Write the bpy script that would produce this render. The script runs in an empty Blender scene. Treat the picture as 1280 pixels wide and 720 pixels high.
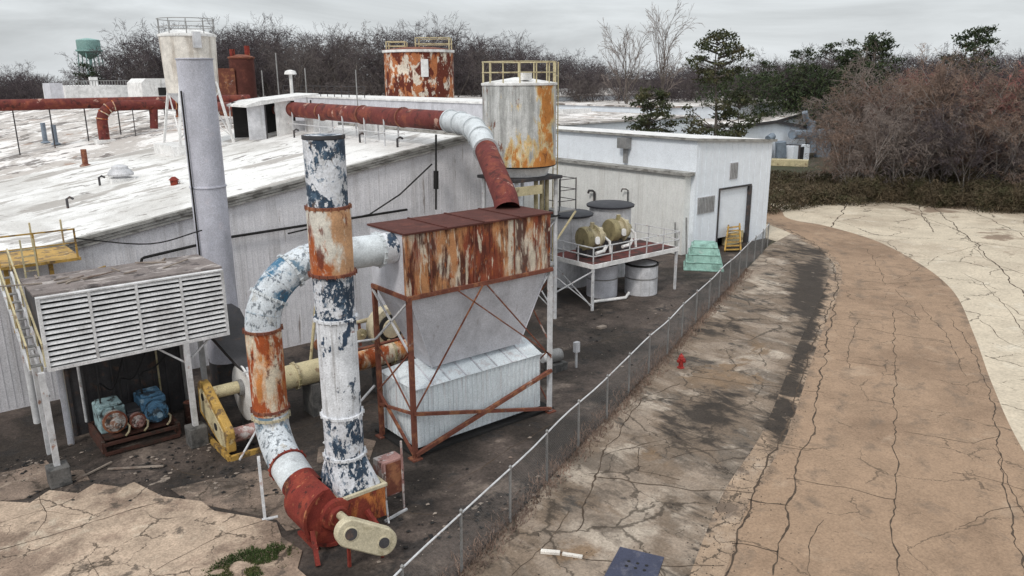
import bpy, math, random
from mathutils import Vector, Matrix, noise as mn
random.seed(7)
R = math.radians
SC = bpy.context.scene
COL = SC.collection

# ------------------------------------------------------------------ camera and survey helpers
CZ = 14.5; F = 980.0; PITCH = R(15.1); HEAD = R(39); ROLL = R(0.4)
cam_d = bpy.data.cameras.new('camera'); cam = bpy.data.objects.new('camera', cam_d); COL.objects.link(cam)
cam_d.sensor_width = 36; cam_d.lens = F / 1280 * 36; cam_d.clip_end = 5000; cam_d.clip_start = 0.2
fwd = Vector((math.sin(HEAD) * math.cos(PITCH), math.cos(HEAD) * math.cos(PITCH), -math.sin(PITCH)))
cam.matrix_world = Matrix.Translation((0, 0, CZ)) @ fwd.to_track_quat('-Z', 'Y').to_matrix().to_4x4() @ Matrix.Rotation(-ROLL, 4, 'Z')
SC.camera = cam

def ray(px, py):
    u = (px - 640) / F; v = (360 - py) / F
    c, s = math.cos(ROLL), math.sin(ROLL)
    u, v = u * c + v * s, -u * s + v * c
    fy = math.cos(PITCH) + v * math.sin(PITCH); z = -math.sin(PITCH) + v * math.cos(PITCH)
    ch, sh = math.cos(HEAD), math.sin(HEAD)
    return Vector((u * ch + fy * sh, -u * sh + fy * ch, z))
def plane(px, py, n, d):                      # survey: where the sight line meets a real plane n.p = d
    r = ray(px, py); n = Vector(n); o = Vector((0, 0, CZ))
    return o + r * ((d - n.dot(o)) / n.dot(r))
def G(px, py, z=0.0): return plane(px, py, (0, 0, 1), z)
def PY(px, py, y): return plane(px, py, (0, 1, 0), y)
def PX(px, py, x): return plane(px, py, (1, 0, 0), x)
RX0, RZ0, RX1, RZ1, RY = 5.4, 7.15, 28.6, 10.95, 40.0      # roof: eave x,z, ridge x,z, gable y
RS = (RZ1 - RZ0) / (RX1 - RX0)
def RF(px, py): return plane(px, py, (-RS, 0, 1), RZ0 - RS * RX0)
def roofz(x): return RZ0 + RS * (x - RX0) if x > RX0 else RZ0

# ------------------------------------------------------------------ materials
MATS = {}
def newmat(name):
    m = bpy.data.materials.new(name); m.use_nodes = True
    nt = m.node_tree; b = nt.nodes['Principled BSDF']
    MATS[name] = m
    return m, nt, b
def N(nt, typ, **kw):
    n = nt.nodes.new(typ)
    for k, v in kw.items():
        if k in ('operation', 'blend_type', 'data_type', 'noise_dimensions', 'feature', 'attribute_name', 'wave_type', 'bands_direction', 'clamp', 'interpolation_type', 'distance', 'sky_type'): setattr(n, k, v)
        else: n.inputs[k].default_value = v
    return n
def c4(c): return (c[0], c[1], c[2], 1)
def mat(name, base, layers=(), rough=0.8, metal=0.0, bump=0.3, bdist=0.02, var=0.25, vscale=1.5, fine=0.25, coord='Object', attr=None, rnd=True, cracks=()):
    """layers: (colour, scale, (sx,sy,sz), threshold, softness, amount, detail)"""
    m, nt, b = newmat(name); L = nt.links.new
    tc = N(nt, 'ShaderNodeTexCoord'); oi = N(nt, 'ShaderNodeObjectInfo')
    ad = N(nt, 'ShaderNodeVectorMath', operation='MULTIPLY_ADD')
    L(oi.outputs['Random'], ad.inputs[0]); ad.inputs[1].default_value = (37, 53, 71) if rnd else (0, 0, 0)
    L(tc.outputs[coord], ad.inputs[2]); vec = ad.outputs[0]
    def noise(scale, sv=(1, 1, 1), detail=6, rough_=0.6, dist=0.0, off=0):
        mp = N(nt, 'ShaderNodeMapping'); mp.inputs['Scale'].default_value = sv; mp.inputs['Location'].default_value = (off, off * 1.7, off * .6)
        L(vec, mp.inputs['Vector'])
        n = N(nt, 'ShaderNodeTexNoise', Scale=scale, Detail=detail, Roughness=rough_, Distortion=dist)
        L(mp.outputs[0], n.inputs['Vector']); return n.outputs['Fac']
    def mrange(src, a, b_, lo=0.0, hi=1.0):
        r = N(nt, 'ShaderNodeMapRange'); r.inputs['From Min'].default_value = a; r.inputs['From Max'].default_value = b_
        r.inputs['To Min'].default_value = lo; r.inputs['To Max'].default_value = hi; L(src, r.inputs['Value']); return r.outputs[0]
    def mix(fac, a, c, mode='MIX'):
        x = N(nt, 'ShaderNodeMix', data_type='RGBA', blend_type=mode)
        if isinstance(fac, float): x.inputs[0].default_value = fac
        else: L(fac, x.inputs[0])
        for i, s in ((6, a), (7, c)):
            if isinstance(s, (tuple, list)): x.inputs[i].default_value = c4(s)
            else: L(s, x.inputs[i])
        return x.outputs[2]
    g1 = mrange(noise(vscale, detail=8, rough_=.65), .3, .7, 1 - var, 1 + var)
    g2 = mrange(noise(vscale * 14, detail=4, rough_=.7, off=9), .3, .7, 1 - fine, 1 + fine)
    col = mix(1.0, base, mix(1.0, g1, g2, 'MULTIPLY'), 'MULTIPLY')
    hgt = None
    for i, l in enumerate(layers):
        c, sc, sv, th, so, am = l[:6]; det = l[6] if len(l) > 6 else 9
        f = mrange(noise(sc, sv, det, .66, .25, 3.1 * (i + 1)), th, th + so, 0, am)
        if len(l) > 7 and l[7]:                       # attribute-driven: density moves the threshold
            at = N(nt, 'ShaderNodeAttribute', attribute_name=l[7])
            nz = noise(sc, sv, det, .66, .4, 3.1)
            s = N(nt, 'ShaderNodeMath', operation='MULTIPLY_ADD'); L(nz, s.inputs[0]); s.inputs[1].default_value = 3.0; 
            s2 = N(nt, 'ShaderNodeMath', operation='ADD'); L(at.outputs['Fac'], s2.inputs[0]); s2.inputs[1].default_value = -1.5
            L(s2.outputs[0], s.inputs[2]); f = mrange(s.outputs[0], th, th + so, 0, am)
        cc = mix(1.0, c, mix(1.0, g2, g1, 'MULTIPLY'), 'MULTIPLY')
        col = mix(f, col, cc)
        if hgt is None: hgt = f
    for (cs, cw, ca, cmask) in cracks:
        nn_ = N(nt, 'ShaderNodeTexNoise', Scale=cs * 1.1, Detail=6, Roughness=.62); L(vec, nn_.inputs['Vector'])
        sb_ = N(nt, 'ShaderNodeVectorMath', operation='MULTIPLY_ADD'); L(nn_.outputs['Color'], sb_.inputs[0]); sb_.inputs[1].default_value = (.75 / cs,) * 3; L(vec, sb_.inputs[2])
        vo = N(nt, 'ShaderNodeTexVoronoi', feature='DISTANCE_TO_EDGE', Scale=cs); L(sb_.outputs[0], vo.inputs['Vector'])
        wv = mrange(noise(cs * 1.4, (1, 1, 1), 3, .6, 0, 17), cmask, cmask + .16, 0.0001, cw)
        dv = N(nt, 'ShaderNodeMath', operation='DIVIDE'); L(vo.outputs['Distance'], dv.inputs[0]); L(wv, dv.inputs[1])
        col = mix(mrange(dv.outputs[0], .35, 1.0, ca, 0), col, (.05, .038, .028))
    L(col, b.inputs['Base Color']); b.inputs['Roughness'].default_value = rough; b.inputs['Metallic'].default_value = metal
    b.inputs['Specular IOR Level'].default_value = 0.3
    if bump:
        bp = N(nt, 'ShaderNodeBump', Strength=bump, Distance=bdist)
        if hgt is not None:
            s = N(nt, 'ShaderNodeMath', operation='MULTIPLY_ADD'); L(hgt, s.inputs[0]); s.inputs[1].default_value = .6; L(g2, s.inputs[2]); L(s.outputs[0], bp.inputs['Height'])
        else: L(g2, bp.inputs['Height'])
        L(bp.outputs[0], b.inputs['Normal'])
    return m
V3 = (1, 1, 1); ST = (1, 1, .22); STX = (2.2, 2.2, .12)
RUST = (.20, .045, .018); RUSTD = (.085, .022, .014); RUSTO = (.46, .15, .04); DIRT = (.06, .05, .045)
# paint and rust families
m_stack_blue = mat('flaking blue and white paint', (.64, .65, .69), [((.030, .052, .085), 1.35, (1, 1, .8), .485, .02, 1), ((.08, .13, .19), 3.2, V3, .55, .04, .8), ((.62, .62, .64), 6.0, (1, 1, .6), .545, .02, .95), ((.22, .20, .20), 5.5, (1, 1, .5), .60, .05, .8), ((.10, .07, .055), 3.0, (1, 1, .5), .635, .03, .9)], rough=.62, bump=.5, vscale=1)
m_stack_white = mat('flaking white paint', (.68, .69, .72), [((.035, .06, .10), 1.5, (1, 1, .7), .575, .02, 1), ((.24, .22, .21), 2.5, STX, .53, .12, .6), ((.09, .07, .06), 5, V3, .63, .03, .8), (RUST, 2.0, V3, .66, .04, .9)], rough=.6, bump=.4)
m_stack_cream = mat('cream paint with rust bloom', (.64, .60, .53), [((.50, .26, .12), .62, (1, 1, .5), .47, .06, .9), ((.38, .10, .03), .62, (1, 1, .5), .51, .05, 1), ((.15, .035, .02), 1.9, (1, 1, .4), .56, .06, .9), ((.62, .58, .52), 3.5, (1.3, 1.3, .4), .62, .03, .8)], rough=.75, bump=.4)
m_pipe_orange = mat('orange rusted cream paint', (.62, .54, .42), [((.50, .20, .06), 1.1, (1, 1, .35), .46, .10, 1), ((.33, .075, .022), 1.5, (1, 1, .4), .50, .06, 1), (RUSTD, 2.6, (1, 1, .6), .60, .06, .9), ((.64, .56, .44), 3.6, (1.4, 1.4, .35), .60, .04, .85)], rough=.8, bump=.4)
m_pipe_speckle = mat('speckled white paint on steel', (.60, .64, .68), [((.10, .19, .27), 1.1, V3, .56, .05, .9), ((.13, .15, .17), 6.5, (1, 1, .7), .545, .03, .85), ((.40, .36, .30), 2.0, (1, 1, .4), .57, .08, .7), (RUST, 4, V3, .68, .03, .9)], rough=.6, bump=.5)
m_red_rust = mat('deep red rusted steel', (.19, .03, .022), [((.26, .05, .03), 1.1, V3, .48, .12, .9), ((.42, .17, .08), 2.3, (1, 1, .5), .58, .05, .85), ((.055, .018, .014), 2.6, (1, 1, .6), .54, .08, .85), ((.5, .3, .22), 5, V3, .67, .03, .7)], rough=.85, bump=.5)
m_fan_orange = mat('red steel with orange rust runs', (.20, .04, .025), [((.48, .17, .05), 1.6, (1, 1, .35), .46, .08, .95), ((.09, .025, .016), 2.2, (1, 1, .5), .54, .06, .9)], rough=.85, bump=.4)
m_elbow_blue = mat('white duct paint with a blue patch', (.60, .64, .68), [((.05, .15, .25), .6, V3, .45, .05, 1), ((.10, .12, .15), 4.0, (1, 1, .7), .56, .03, .85), ((.60, .62, .64), 5, V3, .6, .03, .9)], rough=.6, bump=.4)
m_rust_box = mat('rust sheeted cream steel', (.60, .53, .43), [((.46, .22, .10), .7, (1, 1, .26), .42, .08, 1), ((.23, .055, .028), .7, (1.2, 1.2, .24), .455, .07, 1), ((.075, .022, .016), 1.3, (1.2, 1.2, .26), .47, .08, .92), ((.60, .51, .40), 2.6, (1.7, 1.7, .28), .57, .05, .9), ((.36, .11, .035), 5, (1, 1, .4), .57, .06, .85)], rough=.85, bump=.5, vscale=2)
m_rust_top = mat('maroon rusted roof sheet', (.085, .028, .022), [((.15, .05, .035), 1.0, V3, .55, .1, .8), ((.5, .25, .18), .7, V3, .70, .04, .8)], rough=.9, bump=.4)
m_rust_bar = mat('rusted steel bar', (.17, .06, .04), [((.32, .14, .07), 2, V3, .5, .1, .8), ((.42, .40, .38), 1.2, V3, .62, .05, .7)], rough=.85, bump=.3, vscale=4)
m_white_bar = mat('weathered white steel bar', (.55, .55, .56), [((.30, .15, .10), 2, V3, .60, .06, .9), ((.22, .21, .2), 1.2, V3, .58, .1, .5)], rough=.6, bump=.2, vscale=3)
m_hopper = mat('grey lavender painted steel', (.55, .55, .59), [((.40, .40, .43), .9, (1, 1, .3), .52, .15, .7), ((.17, .13, .11), 2.5, STX, .62, .1, .5)], rough=.6, bump=.12, var=.15)
m_bin = mat('pale blue white corrugated steel', (.68, .73, .76), [((.46, .38, .38), 1.2, STX, .55, .12, .6), (RUST, 2.5, (1.5, 1.5, .2), .70, .05, .7)], rough=.6, bump=.12, var=.12)
m_grey_stack = mat('pale lavender grey painted stack', (.50, .50, .56), [((.36, .36, .40), .8, (1, 1, .22), .50, .12, .75), ((.62, .58, .62), 1.2, V3, .6, .08, .6)], rough=.7, bump=.15, var=.14)
m_silo = mat('pale galvanised silo with orange rust runs', (.58, .58, .57), [((.30, .30, .29), 1.2, (1.6, 1.6, .14), .49, .12, .85), ((.62, .46, .22), .9, (1.3, 1.3, .5), .28, .16, .9, 9, 'rust'), ((.50, .20, .05), .9, (1.3, 1.3, .5), .50, .12, 1, 9, 'rust'), ((.16, .05, .022), 1.7, (1.3, 1.3, .45), .60, .05, .9), ((.6, .58, .52), 2.6, (1.6, 1.6, .3), .60, .05, .7)], rough=.7, bump=.25, rnd=False)
m_rust_silo = mat('cream silo eaten by rust', (.68, .60, .50), [((.42, .15, .06), .8, (1, 1, .6), .455, .03, 1), ((.13, .03, .018), .85, (1.1, 1.1, .55), .48, .03, 1), ((.66, .56, .46), 1.7, (1, 1, .55), .56, .03, .95)], rough=.85, bump=.3, vscale=.6)
m_red_pipe = mat('red brown rusted pipe', (.135, .03, .026), [((.22, .06, .035), 1.3, V3, .5, .1, .8), ((.46, .28, .22), 1.0, V3, .61, .04, .9), ((.055, .018, .016), 1.5, V3, .54, .08, .85)], rough=.8, bump=.3)
m_white_pipe = mat('pale blue white pipe', (.55, .58, .60), [((.3, .3, .32), 1.8, V3, .58, .08, .7), (RUST, 2, V3, .68, .05, .8)], rough=.6, bump=.3)
m_wall = mat('pale grey profiled wall sheet', (.76, .745, .77), [((.46, .44, .44), .55, (2.6, 2.6, .10), .52, .16, .75), ((.52, .51, .53), .16, V3, .52, .14, .5), ((.20, .15, .12), 1.5, (2.2, 2.2, .16), .62, .06, .75)], rough=.65, bump=.1, var=.08, rnd=False)
m_wall_blue = mat('bright blue white wall sheet', (.78, .82, .87), [((.62, .63, .66), .4, (2.2, 2.2, .12), .55, .16, .55)], rough=.6, bump=.06, var=.06)
m_wall_cream = mat('dull cream wall sheet', (.74, .74, .72), [((.54, .52, .49), .6, (2.4, 2.4, .12), .52, .16, .65), ((.23, .16, .12), 1.6, (2.5, 2.5, .14), .68, .06, .6)], rough=.65, bump=.1, var=.08)
m_roof = mat('worn white roof membrane', (.76, .75, .735), [((.50, .48, .455), .16, (1, .6, 1), .48, .14, .75), ((.17, .15, .14), .5, (.7, 1, 1), .625, .03, .85), ((.46, .44, .42), .6, (.5, 1.5, 1), .54, .08, .7), ((.30, .27, .245), .3, (.45, 1.3, 1), .555, .03, .75), ((.20, .17, .155), 1.3, (1, 1, 1), .63, .02, .8), ((.10, .09, .08), 2.0, (1, 1.6, 1), .70, .02, .9)], rough=.8, bump=.12, var=.06, rnd=False)
m_roof_old = mat('mottled dirty roof membrane', (.76, .73, .71), [((.40, .36, .33), .17, (1, .7, 1), .45, .05, .8), ((.13, .11, .10), .34, (1, .8, 1), .53, .03, .85), ((.30, .20, .15), .30, (1, .7, 1), .585, .05, .8), ((.78, .76, .74), .9, V3, .57, .03, .8)], rough=.85, bump=.12, var=.1, rnd=False)
m_seam = mat('grey membrane seam', (.42, .40, .385), [((.3, .28, .26), 1.5, V3, .5, .1, .8)], rough=.85, bump=0)
m_edge = mat('weathered roof edge flashing', (.34, .33, .31), [((.12, .11, .10), 1.2, (1, 1, 4), .5, .1, .8)], rough=.8, bump=.3)
m_dark = mat('flat black', (.022, .021, .021), [], rough=.9, bump=.1)  # plain even black for pipes, openings and backing sheets
m_darksteel = mat('dark weathered steel', (.055, .052, .055), [((.13, .08, .06), 2, V3, .55, .1, .7)], rough=.7, bump=.2)
m_louver = mat('off white louvre blade', (.66, .655, .66), [((.36, .34, .33), .7, (1, 1, 1), .55, .12, .6)], rough=.6, bump=.1)
m_deck = mat('debris stained deck', (.20, .17, .16), [((.42, .38, .36), .9, (1, 3, 1), .55, .06, .9), ((.06, .05, .05), 1.2, V3, .55, .08, .9)], rough=.9, bump=.6)
m_conc_block = mat('grimy concrete block', (.13, .125, .12), [((.05, .05, .05), 1.6, V3, .5, .1, .8)], rough=.9, bump=.4)
m_yellow = mat('chipped yellow paint', (.44, .27, .07), [((.13, .085, .05), 2.2, V3, .52, .05, .85), ((.62, .52, .3), 3, V3, .62, .05, .6)], rough=.6, bump=.3)
m_yellow_pale = mat('faded pale yellow paint', (.52, .45, .28), [((.24, .15, .09), 2.2, V3, .57, .06, .8)], rough=.6, bump=.3)
m_tan = mat('tan painted casting', (.42, .36, .24), [((.22, .19, .09), 1.3, V3, .5, .1, .8), ((.12, .08, .06), 3, V3, .62, .05, .7)], rough=.65, bump=.3)
m_olive = mat('olive painted cover', (.26, .22, .12), [((.09, .075, .05), 2, V3, .55, .08, .8)], rough=.7, bump=.3)
m_tan_guard = mat('buff enamelled guard', (.52, .46, .33), [((.28, .24, .15), 1.6, V3, .55, .1, .7), ((.14, .09, .06), 4, V3, .64, .05, .8)], rough=.6, bump=.3)
m_teal = mat('pale teal enamel', (.30, .42, .44), [((.10, .15, .16), 1.6, V3, .5, .08, .85), ((.03, .03, .03), 2.5, V3, .53, .06, .9)], rough=.5, bump=.2)
m_blue = mat('bright blue enamel', (.09, .20, .32), [((.32, .45, .54), 2, V3, .56, .06, .8), ((.03, .035, .04), 2.2, V3, .51, .06, .9)], rough=.5, bump=.2)
m_pink = mat('chalky pink primer', (.34, .19, .17), [((.55, .52, .5), 2, V3, .52, .06, .8), ((.08, .04, .03), 2.6, V3, .55, .06, .9)], rough=.7, bump=.2)
m_skid = mat('blackened rusty skid', (.07, .03, .022), [((.03, .025, .02), 2, V3, .5, .1, .8), ((.3, .22, .18), 2, V3, .64, .05, .8)], rough=.85, bump=.3)
m_grimy_head = mat('grimy white motor head', (.42, .40, .38), [((.20, .09, .05), 2.2, V3, .5, .06, .9), ((.03, .03, .03), 2.8, V3, .52, .05, .9)], rough=.7, bump=.3)
m_hut = mat('sea green fibreglass', (.28, .46, .40), [((.15, .26, .22), 1.6, (1, 1, .4), .50, .1, .8), ((.45, .55, .5), 1.2, V3, .6, .08, .7)], rough=.6, bump=.1)
m_hydrant = mat('red hydrant paint', (.30, .03, .025), [((.12, .02, .02), 7, V3, .52, .08, .8), ((.4, .25, .2), 9, V3, .64, .05, .6)], rough=.5, bump=.1)
m_plate = mat('blue black steel plate', (.045, .05, .085), [((.10, .10, .13), 2, V3, .55, .1, .7)], rough=.55, bump=.2)
m_galv = mat('galvanised steel', (.28, .275, .27), [((.2, .18, .17), 4, V3, .58, .08, .5)], rough=.5, metal=.3, bump=.1)
m_wire = mat('dull galvanised wire', (.20, .195, .19), [], rough=.6, metal=.3, bump=0)
m_lid = mat('black rubber lid', (.035, .035, .042), [((.10, .09, .10), 1.2, V3, .58, .08, .5)], rough=.6, bump=.1)
m_vat = mat('pale grey vat plastic', (.55, .55, .57), [((.3, .29, .28), 1.2, STX, .53, .14, .6)], rough=.5, bump=.1)
m_redfloor = mat('oxide red deck plate', (.13, .035, .03), [((.05, .03, .028), 1.0, V3, .46, .1, .9), ((.4, .3, .28), 2, V3, .68, .04, .6)], rough=.8, bump=.2)
m_pale = mat('chalky white painted metal', (.72, .71, .70), [((.42, .40, .38), 1.1, (1.4, 1.4, .4), .56, .1, .6)], rough=.7, bump=.1)
m_beige = mat('stained beige silo sheet', (.62, .58, .53), [((.42, .37, .32), .7, (1.5, 1.5, .14), .48, .1, .85), ((.25, .17, .12), 1.2, (1.6, 1.6, .2), .61, .06, .8)], rough=.75, bump=.15)
m_water_tower = mat('sea green tower paint', (.25, .40, .38), [((.14, .3, .28), .4, V3, .55, .1, .5)], rough=.6, bump=0)
m_bluegrey = mat('blue grey vent pipe', (.20, .24, .29), [], rough=.7, bump=.1)
# nature
def leafmat(name, c, c2):
    return mat(name, c, [(c2, .5, V3, .48, .12, 1)], rough=.9, bump=0, var=.35, vscale=.8)
m_bark = leafmat('grey brown bark', (.10, .085, .075), (.16, .14, .125))
m_twig = leafmat('purple brown twigs', (.085, .068, .072), (.05, .042, .045))
m_twig_pale = leafmat('pale grey twigs', (.225, .185, .165), (.14, .112, .10))
m_twig_red = leafmat('reddish budding twigs', (.30, .125, .11), (.18, .10, .09))
m_twig_tan = leafmat('dull brown twigs', (.225, .155, .12), (.14, .098, .08))
m_twig_mid = leafmat('grey brown twigs', (.125, .105, .10), (.075, .062, .062))
m_trunk_pale = leafmat('pale thicket stem', (.26, .235, .22), (.17, .15, .14))
m_needle = leafmat('dark pine needles', (.030, .045, .020), (.055, .065, .028))
m_needle_b = leafmat('olive pine needles', (.045, .055, .025), (.08, .072, .035))
m_shrub = leafmat('brown green undergrowth', (.095, .072, .045), (.06, .056, .028))
m_grass = leafmat('moss green grass', (.045, .07, .02), (.09, .09, .03))
m_field = mat('dormant brown field', (.07, .06, .042), [((.045, .05, .025), .05, V3, .5, .1, .8)], rough=.95, bump=0, vscale=.1, coord='Object')
# pavings (density attribute 'stain' is dirt fixed to the ground)
BLK = (.030, .024, .020)
m_yard = mat('stained yard darkened for contact shade', (.09, .07, .06), [((.22, .175, .145), .4, V3, .55, .10, .8), (BLK, .20, (1, 1, 1), .43, .12, .9), ((.03, .027, .026), .8, V3, .54, .08, .8), ((.33, .30, .27), 2.2, V3, .70, .03, .7), ((.30, .25, .21), .6, V3, .78, .10, .85, 9, 'pale')], rough=.85, bump=.5, bdist=.05, var=.35, vscale=.6, fine=.4)  # stained ground, base taken darker to stand in for contact shade
m_lot = mat('stained old concrete', (.41, .345, .28), [((.25, .195, .15), .22, (1, 1, 1), .43, .10, .9), ((.12, .095, .075), .33, (1.2, .6, 1), .50, .08, .85), ((.045, .04, .036), .6, (1.3, .6, 1), .565, .06, .85), ((.19, .125, .075), .35, V3, .56, .2, .85, 9, 'brown'), ((.17, .125, .09), .8, (1.1, .5, 1), .22, .3, .8, 10, 'stain'), (BLK, 1.1, (1.1, .5, 1), .55, .42, .9, 10, 'stain'), ((.30, .25, .20), 1.6, (1.2, .6, 1), .62, .05, .6)], rough=.85, bump=.3, var=.2, vscale=.8, fine=.28, cracks=((.32, .028, .75, .42), (.9, .03, .6, .52)))
m_road = mat('tan worn asphalt', (.31, .212, .142), [((.225, .150, .10), .14, V3, .47, .14, .8), ((.38, .285, .205), .5, V3, .58, .12, .6), ((.17, .125, .092), .8, V3, .25, .45, .75, 10, 'wear'), ((.15, .105, .075), 1.1, (1, 1, 1), .64, .08, .6), (BLK, .9, V3, .60, .2, .85, 10, 'stain')], rough=.9, bump=.3, var=.14, vscale=.8, fine=.22, cracks=((.28, .018, .6, .46), (1.0, .022, .5, .54)))
m_apron = mat('pale sandy concrete', (.52, .445, .345), [((.38, .31, .235), .12, V3, .5, .12, .7), ((.66, .60, .50), .4, V3, .58, .1, .5), ((.20, .14, .10), .22, V3, .60, .25, .85, 9, 'stain')], rough=.9, bump=.2, var=.14, vscale=.4, fine=.2, cracks=((.16, .014, .8, .40), (.5, .016, .6, .5)))
m_slab = mat('buff broken slab', (.43, .33, .25), [((.23, .165, .125), .4, V3, .48, .1, .85), ((.55, .47, .37), 1.0, V3, .57, .1, .6), ((.10, .08, .065), .7, V3, .58, .05, .85)], rough=.9, bump=.45, var=.28, vscale=1.0, fine=.35, cracks=((.5, .03, .8, .45),))
m_slab_dark = mat('soiled brown slab', (.22, .165, .13), [((.09, .072, .06), .5, V3, .48, .1, .9), ((.36, .29, .23), 1.2, V3, .58, .08, .7)], rough=.9, bump=.5, var=.3, vscale=1.2, fine=.4, cracks=((.8, .04, .8, .42),))
m_gutter = mat('gritty concrete gutter', (.325, .235, .165), [((.12, .09, .07), .7, V3, .52, .08, .85), ((.41, .33, .26), .5, V3, .54, .1, .6), (BLK, .75, (1.1, .45, 1), .50, .34, .95, 10, 'stain')], rough=.9, bump=.4, cracks=((1.1, .05, .8, .42),))
m_crack = mat('dirt filled crack', (.07, .05, .036), [((.14, .10, .07), 1.2, V3, .55, .1, .7)], rough=.95, bump=0)
m_white_line = mat('worn white kerb stone', (.66, .62, .57), [((.3, .26, .22), 2, V3, .56, .08, .8)], rough=.8, bump=.2)
m_rubble = mat('pale rubble', (.27, .225, .19), [((.15, .1, .08), 1, V3, .5, .1, .8)], rough=.9, bump=.2)

# ------------------------------------------------------------------ mesh helpers
class MB:
    def __init__(s): s.v = []; s.f = []
    def add(s, vs, fs):
        o = len(s.v); s.v += [tuple(q) for q in vs]; s.f += [tuple(i + o for i in f) for f in fs]; return s
    def box(s, x0, x1, y0, y1, z0, z1):
        return s.add([(x0, y0, z0), (x1, y0, z0), (x1, y1, z0), (x0, y1, z0), (x0, y0, z1), (x1, y0, z1), (x1, y1, z1), (x0, y1, z1)],
                     [(0, 3, 2, 1), (4, 5, 6, 7), (0, 1, 5, 4), (1, 2, 6, 5), (2, 3, 7, 6), (3, 0, 4, 7)])
    def obox(s, c, d, rz=0, tilt=0):
        m = Matrix.Translation(c) @ Matrix.Rotation(rz, 4, 'Z') @ Matrix.Rotation(tilt, 4, 'X')
        t = MB().box(-d[0] / 2, d[0] / 2, -d[1] / 2, d[1] / 2, -d[2] / 2, d[2] / 2)
        return s.add([m @ Vector(q) for q in t.v], t.f)
    def frame(s, d):
        d = Vector(d).normalized(); up = Vector((0, 0, 1)) if abs(d.z) < .95 else Vector((1, 0, 0))
        a = d.cross(up).normalized(); return a, a.cross(d).normalized()
    def beam(s, p, q, w=.1, h=None):
        h = h or w; p, q = Vector(p), Vector(q); a, b = s.frame(q - p)
        vs = [e + a * (i * w / 2) + b * (j * h / 2) for e in (p, q) for i, j in ((-1, -1), (1, -1), (1, 1), (-1, 1))]
        return s.add(vs, [(0, 3, 2, 1), (4, 5, 6, 7), (0, 1, 5, 4), (1, 2, 6, 5), (2, 3, 7, 6), (3, 0, 4, 7)])
    def ring(s, c, a, b, r, n): return [Vector(c) + a * (math.cos(2 * math.pi * k / n) * r) + b * (math.sin(2 * math.pi * k / n) * r) for k in range(n)]
    def cyl(s, p, q, r, r2=None, n=24, caps=True):
        r2 = r if r2 is None else r2; p, q = Vector(p), Vector(q); a, b = s.frame(q - p)
        vs = s.ring(p, a, b, r, n) + s.ring(q, a, b, r2, n)
        fs = [(k, (k + 1) % n, n + (k + 1) % n, n + k) for k in range(n)]
        if caps: fs += [tuple(range(n))[::-1], tuple(range(n, 2 * n))]
        return s.add(vs, fs)
    def tube(s, pts, r, n=20, caps=True):
        pts = [Vector(p) for p in pts]; rs = r if isinstance(r, (list, tuple)) else [r] * len(pts)
        d0 = (pts[1] - pts[0]).normalized(); a, b = s.frame(d0); vs = []; fs = []
        for i, p in enumerate(pts):
            t = (pts[min(i + 1, len(pts) - 1)] - pts[max(i - 1, 0)]).normalized()
            a = (a - t * a.dot(t)).normalized(); b = a.cross(t).normalized()
            vs += s.ring(p, a, b, rs[i], n)
        for i in range(len(pts) - 1):
            fs += [(i * n + k, i * n + (k + 1) % n, (i + 1) * n + (k + 1) % n, (i + 1) * n + k) for k in range(n)]
        if caps: fs += [tuple(range(n))[::-1], tuple(range(len(vs) - n, len(vs)))]
        return s.add(vs, fs)
    def lathe(s, c, prof, n=28, axis=(0, 0, 1)):
        ax = Vector(axis).normalized(); a, b = s.frame(ax); vs = []; fs = []
        for r, h in prof: vs += s.ring(Vector(c) + ax * h, a, b, max(r, .001), n)
        for i in range(len(prof) - 1): fs += [(i * n + k, i * n + (k + 1) % n, (i + 1) * n + (k + 1) % n, (i + 1) * n + k) for k in range(n)]
        fs += [tuple(range(n))[::-1], tuple(range(len(vs) - n, len(vs)))]
        return s.add(vs, fs)
    def prism(s, poly, axis, t0, t1):
        def pt(u, v, t): return {'x': (t, u, v), 'y': (u, t, v), 'z': (u, v, t)}[axis]
        n = len(poly); vs = [pt(u, v, t0) for u, v in poly] + [pt(u, v, t1) for u, v in poly]
        return s.add(vs, [tuple(range(n)), tuple(range(n, 2 * n))[::-1]] + [(k, n + k, n + (k + 1) % n, (k + 1) % n) for k in range(n)])
    def build(s, name, m, parent=None, smooth=True, bevel=0):
        me = bpy.data.meshes.new(name); loc = parent_loc(parent) if parent else Vector((0, 0, 0))
        vs = [tuple(Vector(q) - loc) for q in s.v] if parent else s.v
        me.from_pydata(vs, [], s.f); me.validate()
        import bmesh
        if len(s.f) < 20000:
            bm = bmesh.new(); bm.from_mesh(me); bmesh.ops.recalc_face_normals(bm, faces=bm.faces); bm.to_mesh(me); bm.free()
        if smooth:
            me.polygons.foreach_set('use_smooth', [True] * len(me.polygons)); me.set_sharp_from_angle(angle=R(35))
        me.materials.append(m)
        o = bpy.data.objects.new(name, me); COL.objects.link(o)
        if parent: o.parent = parent
        if bevel:
            md = o.modifiers.new('bevel', 'BEVEL'); md.width = bevel; md.segments = 2; md.limit_method = 'ANGLE'
        return o
def parent_loc(o):
    l = Vector((0, 0, 0))
    while o: l += Vector(o.location); o = o.parent
    return l
def thing(name, label, cat, loc, group=None):
    o = bpy.data.objects.new(name, None); COL.objects.link(o); o.location = loc; o.empty_display_size = .3
    o['label'] = label; o['category'] = cat
    if group: o['group'] = group
    return o
def tag(o, label, cat, group=None, kind=None):
    o['label'] = label; o['category'] = cat
    if group: o['group'] = group
    if kind: o['kind'] = kind
    return o
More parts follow.
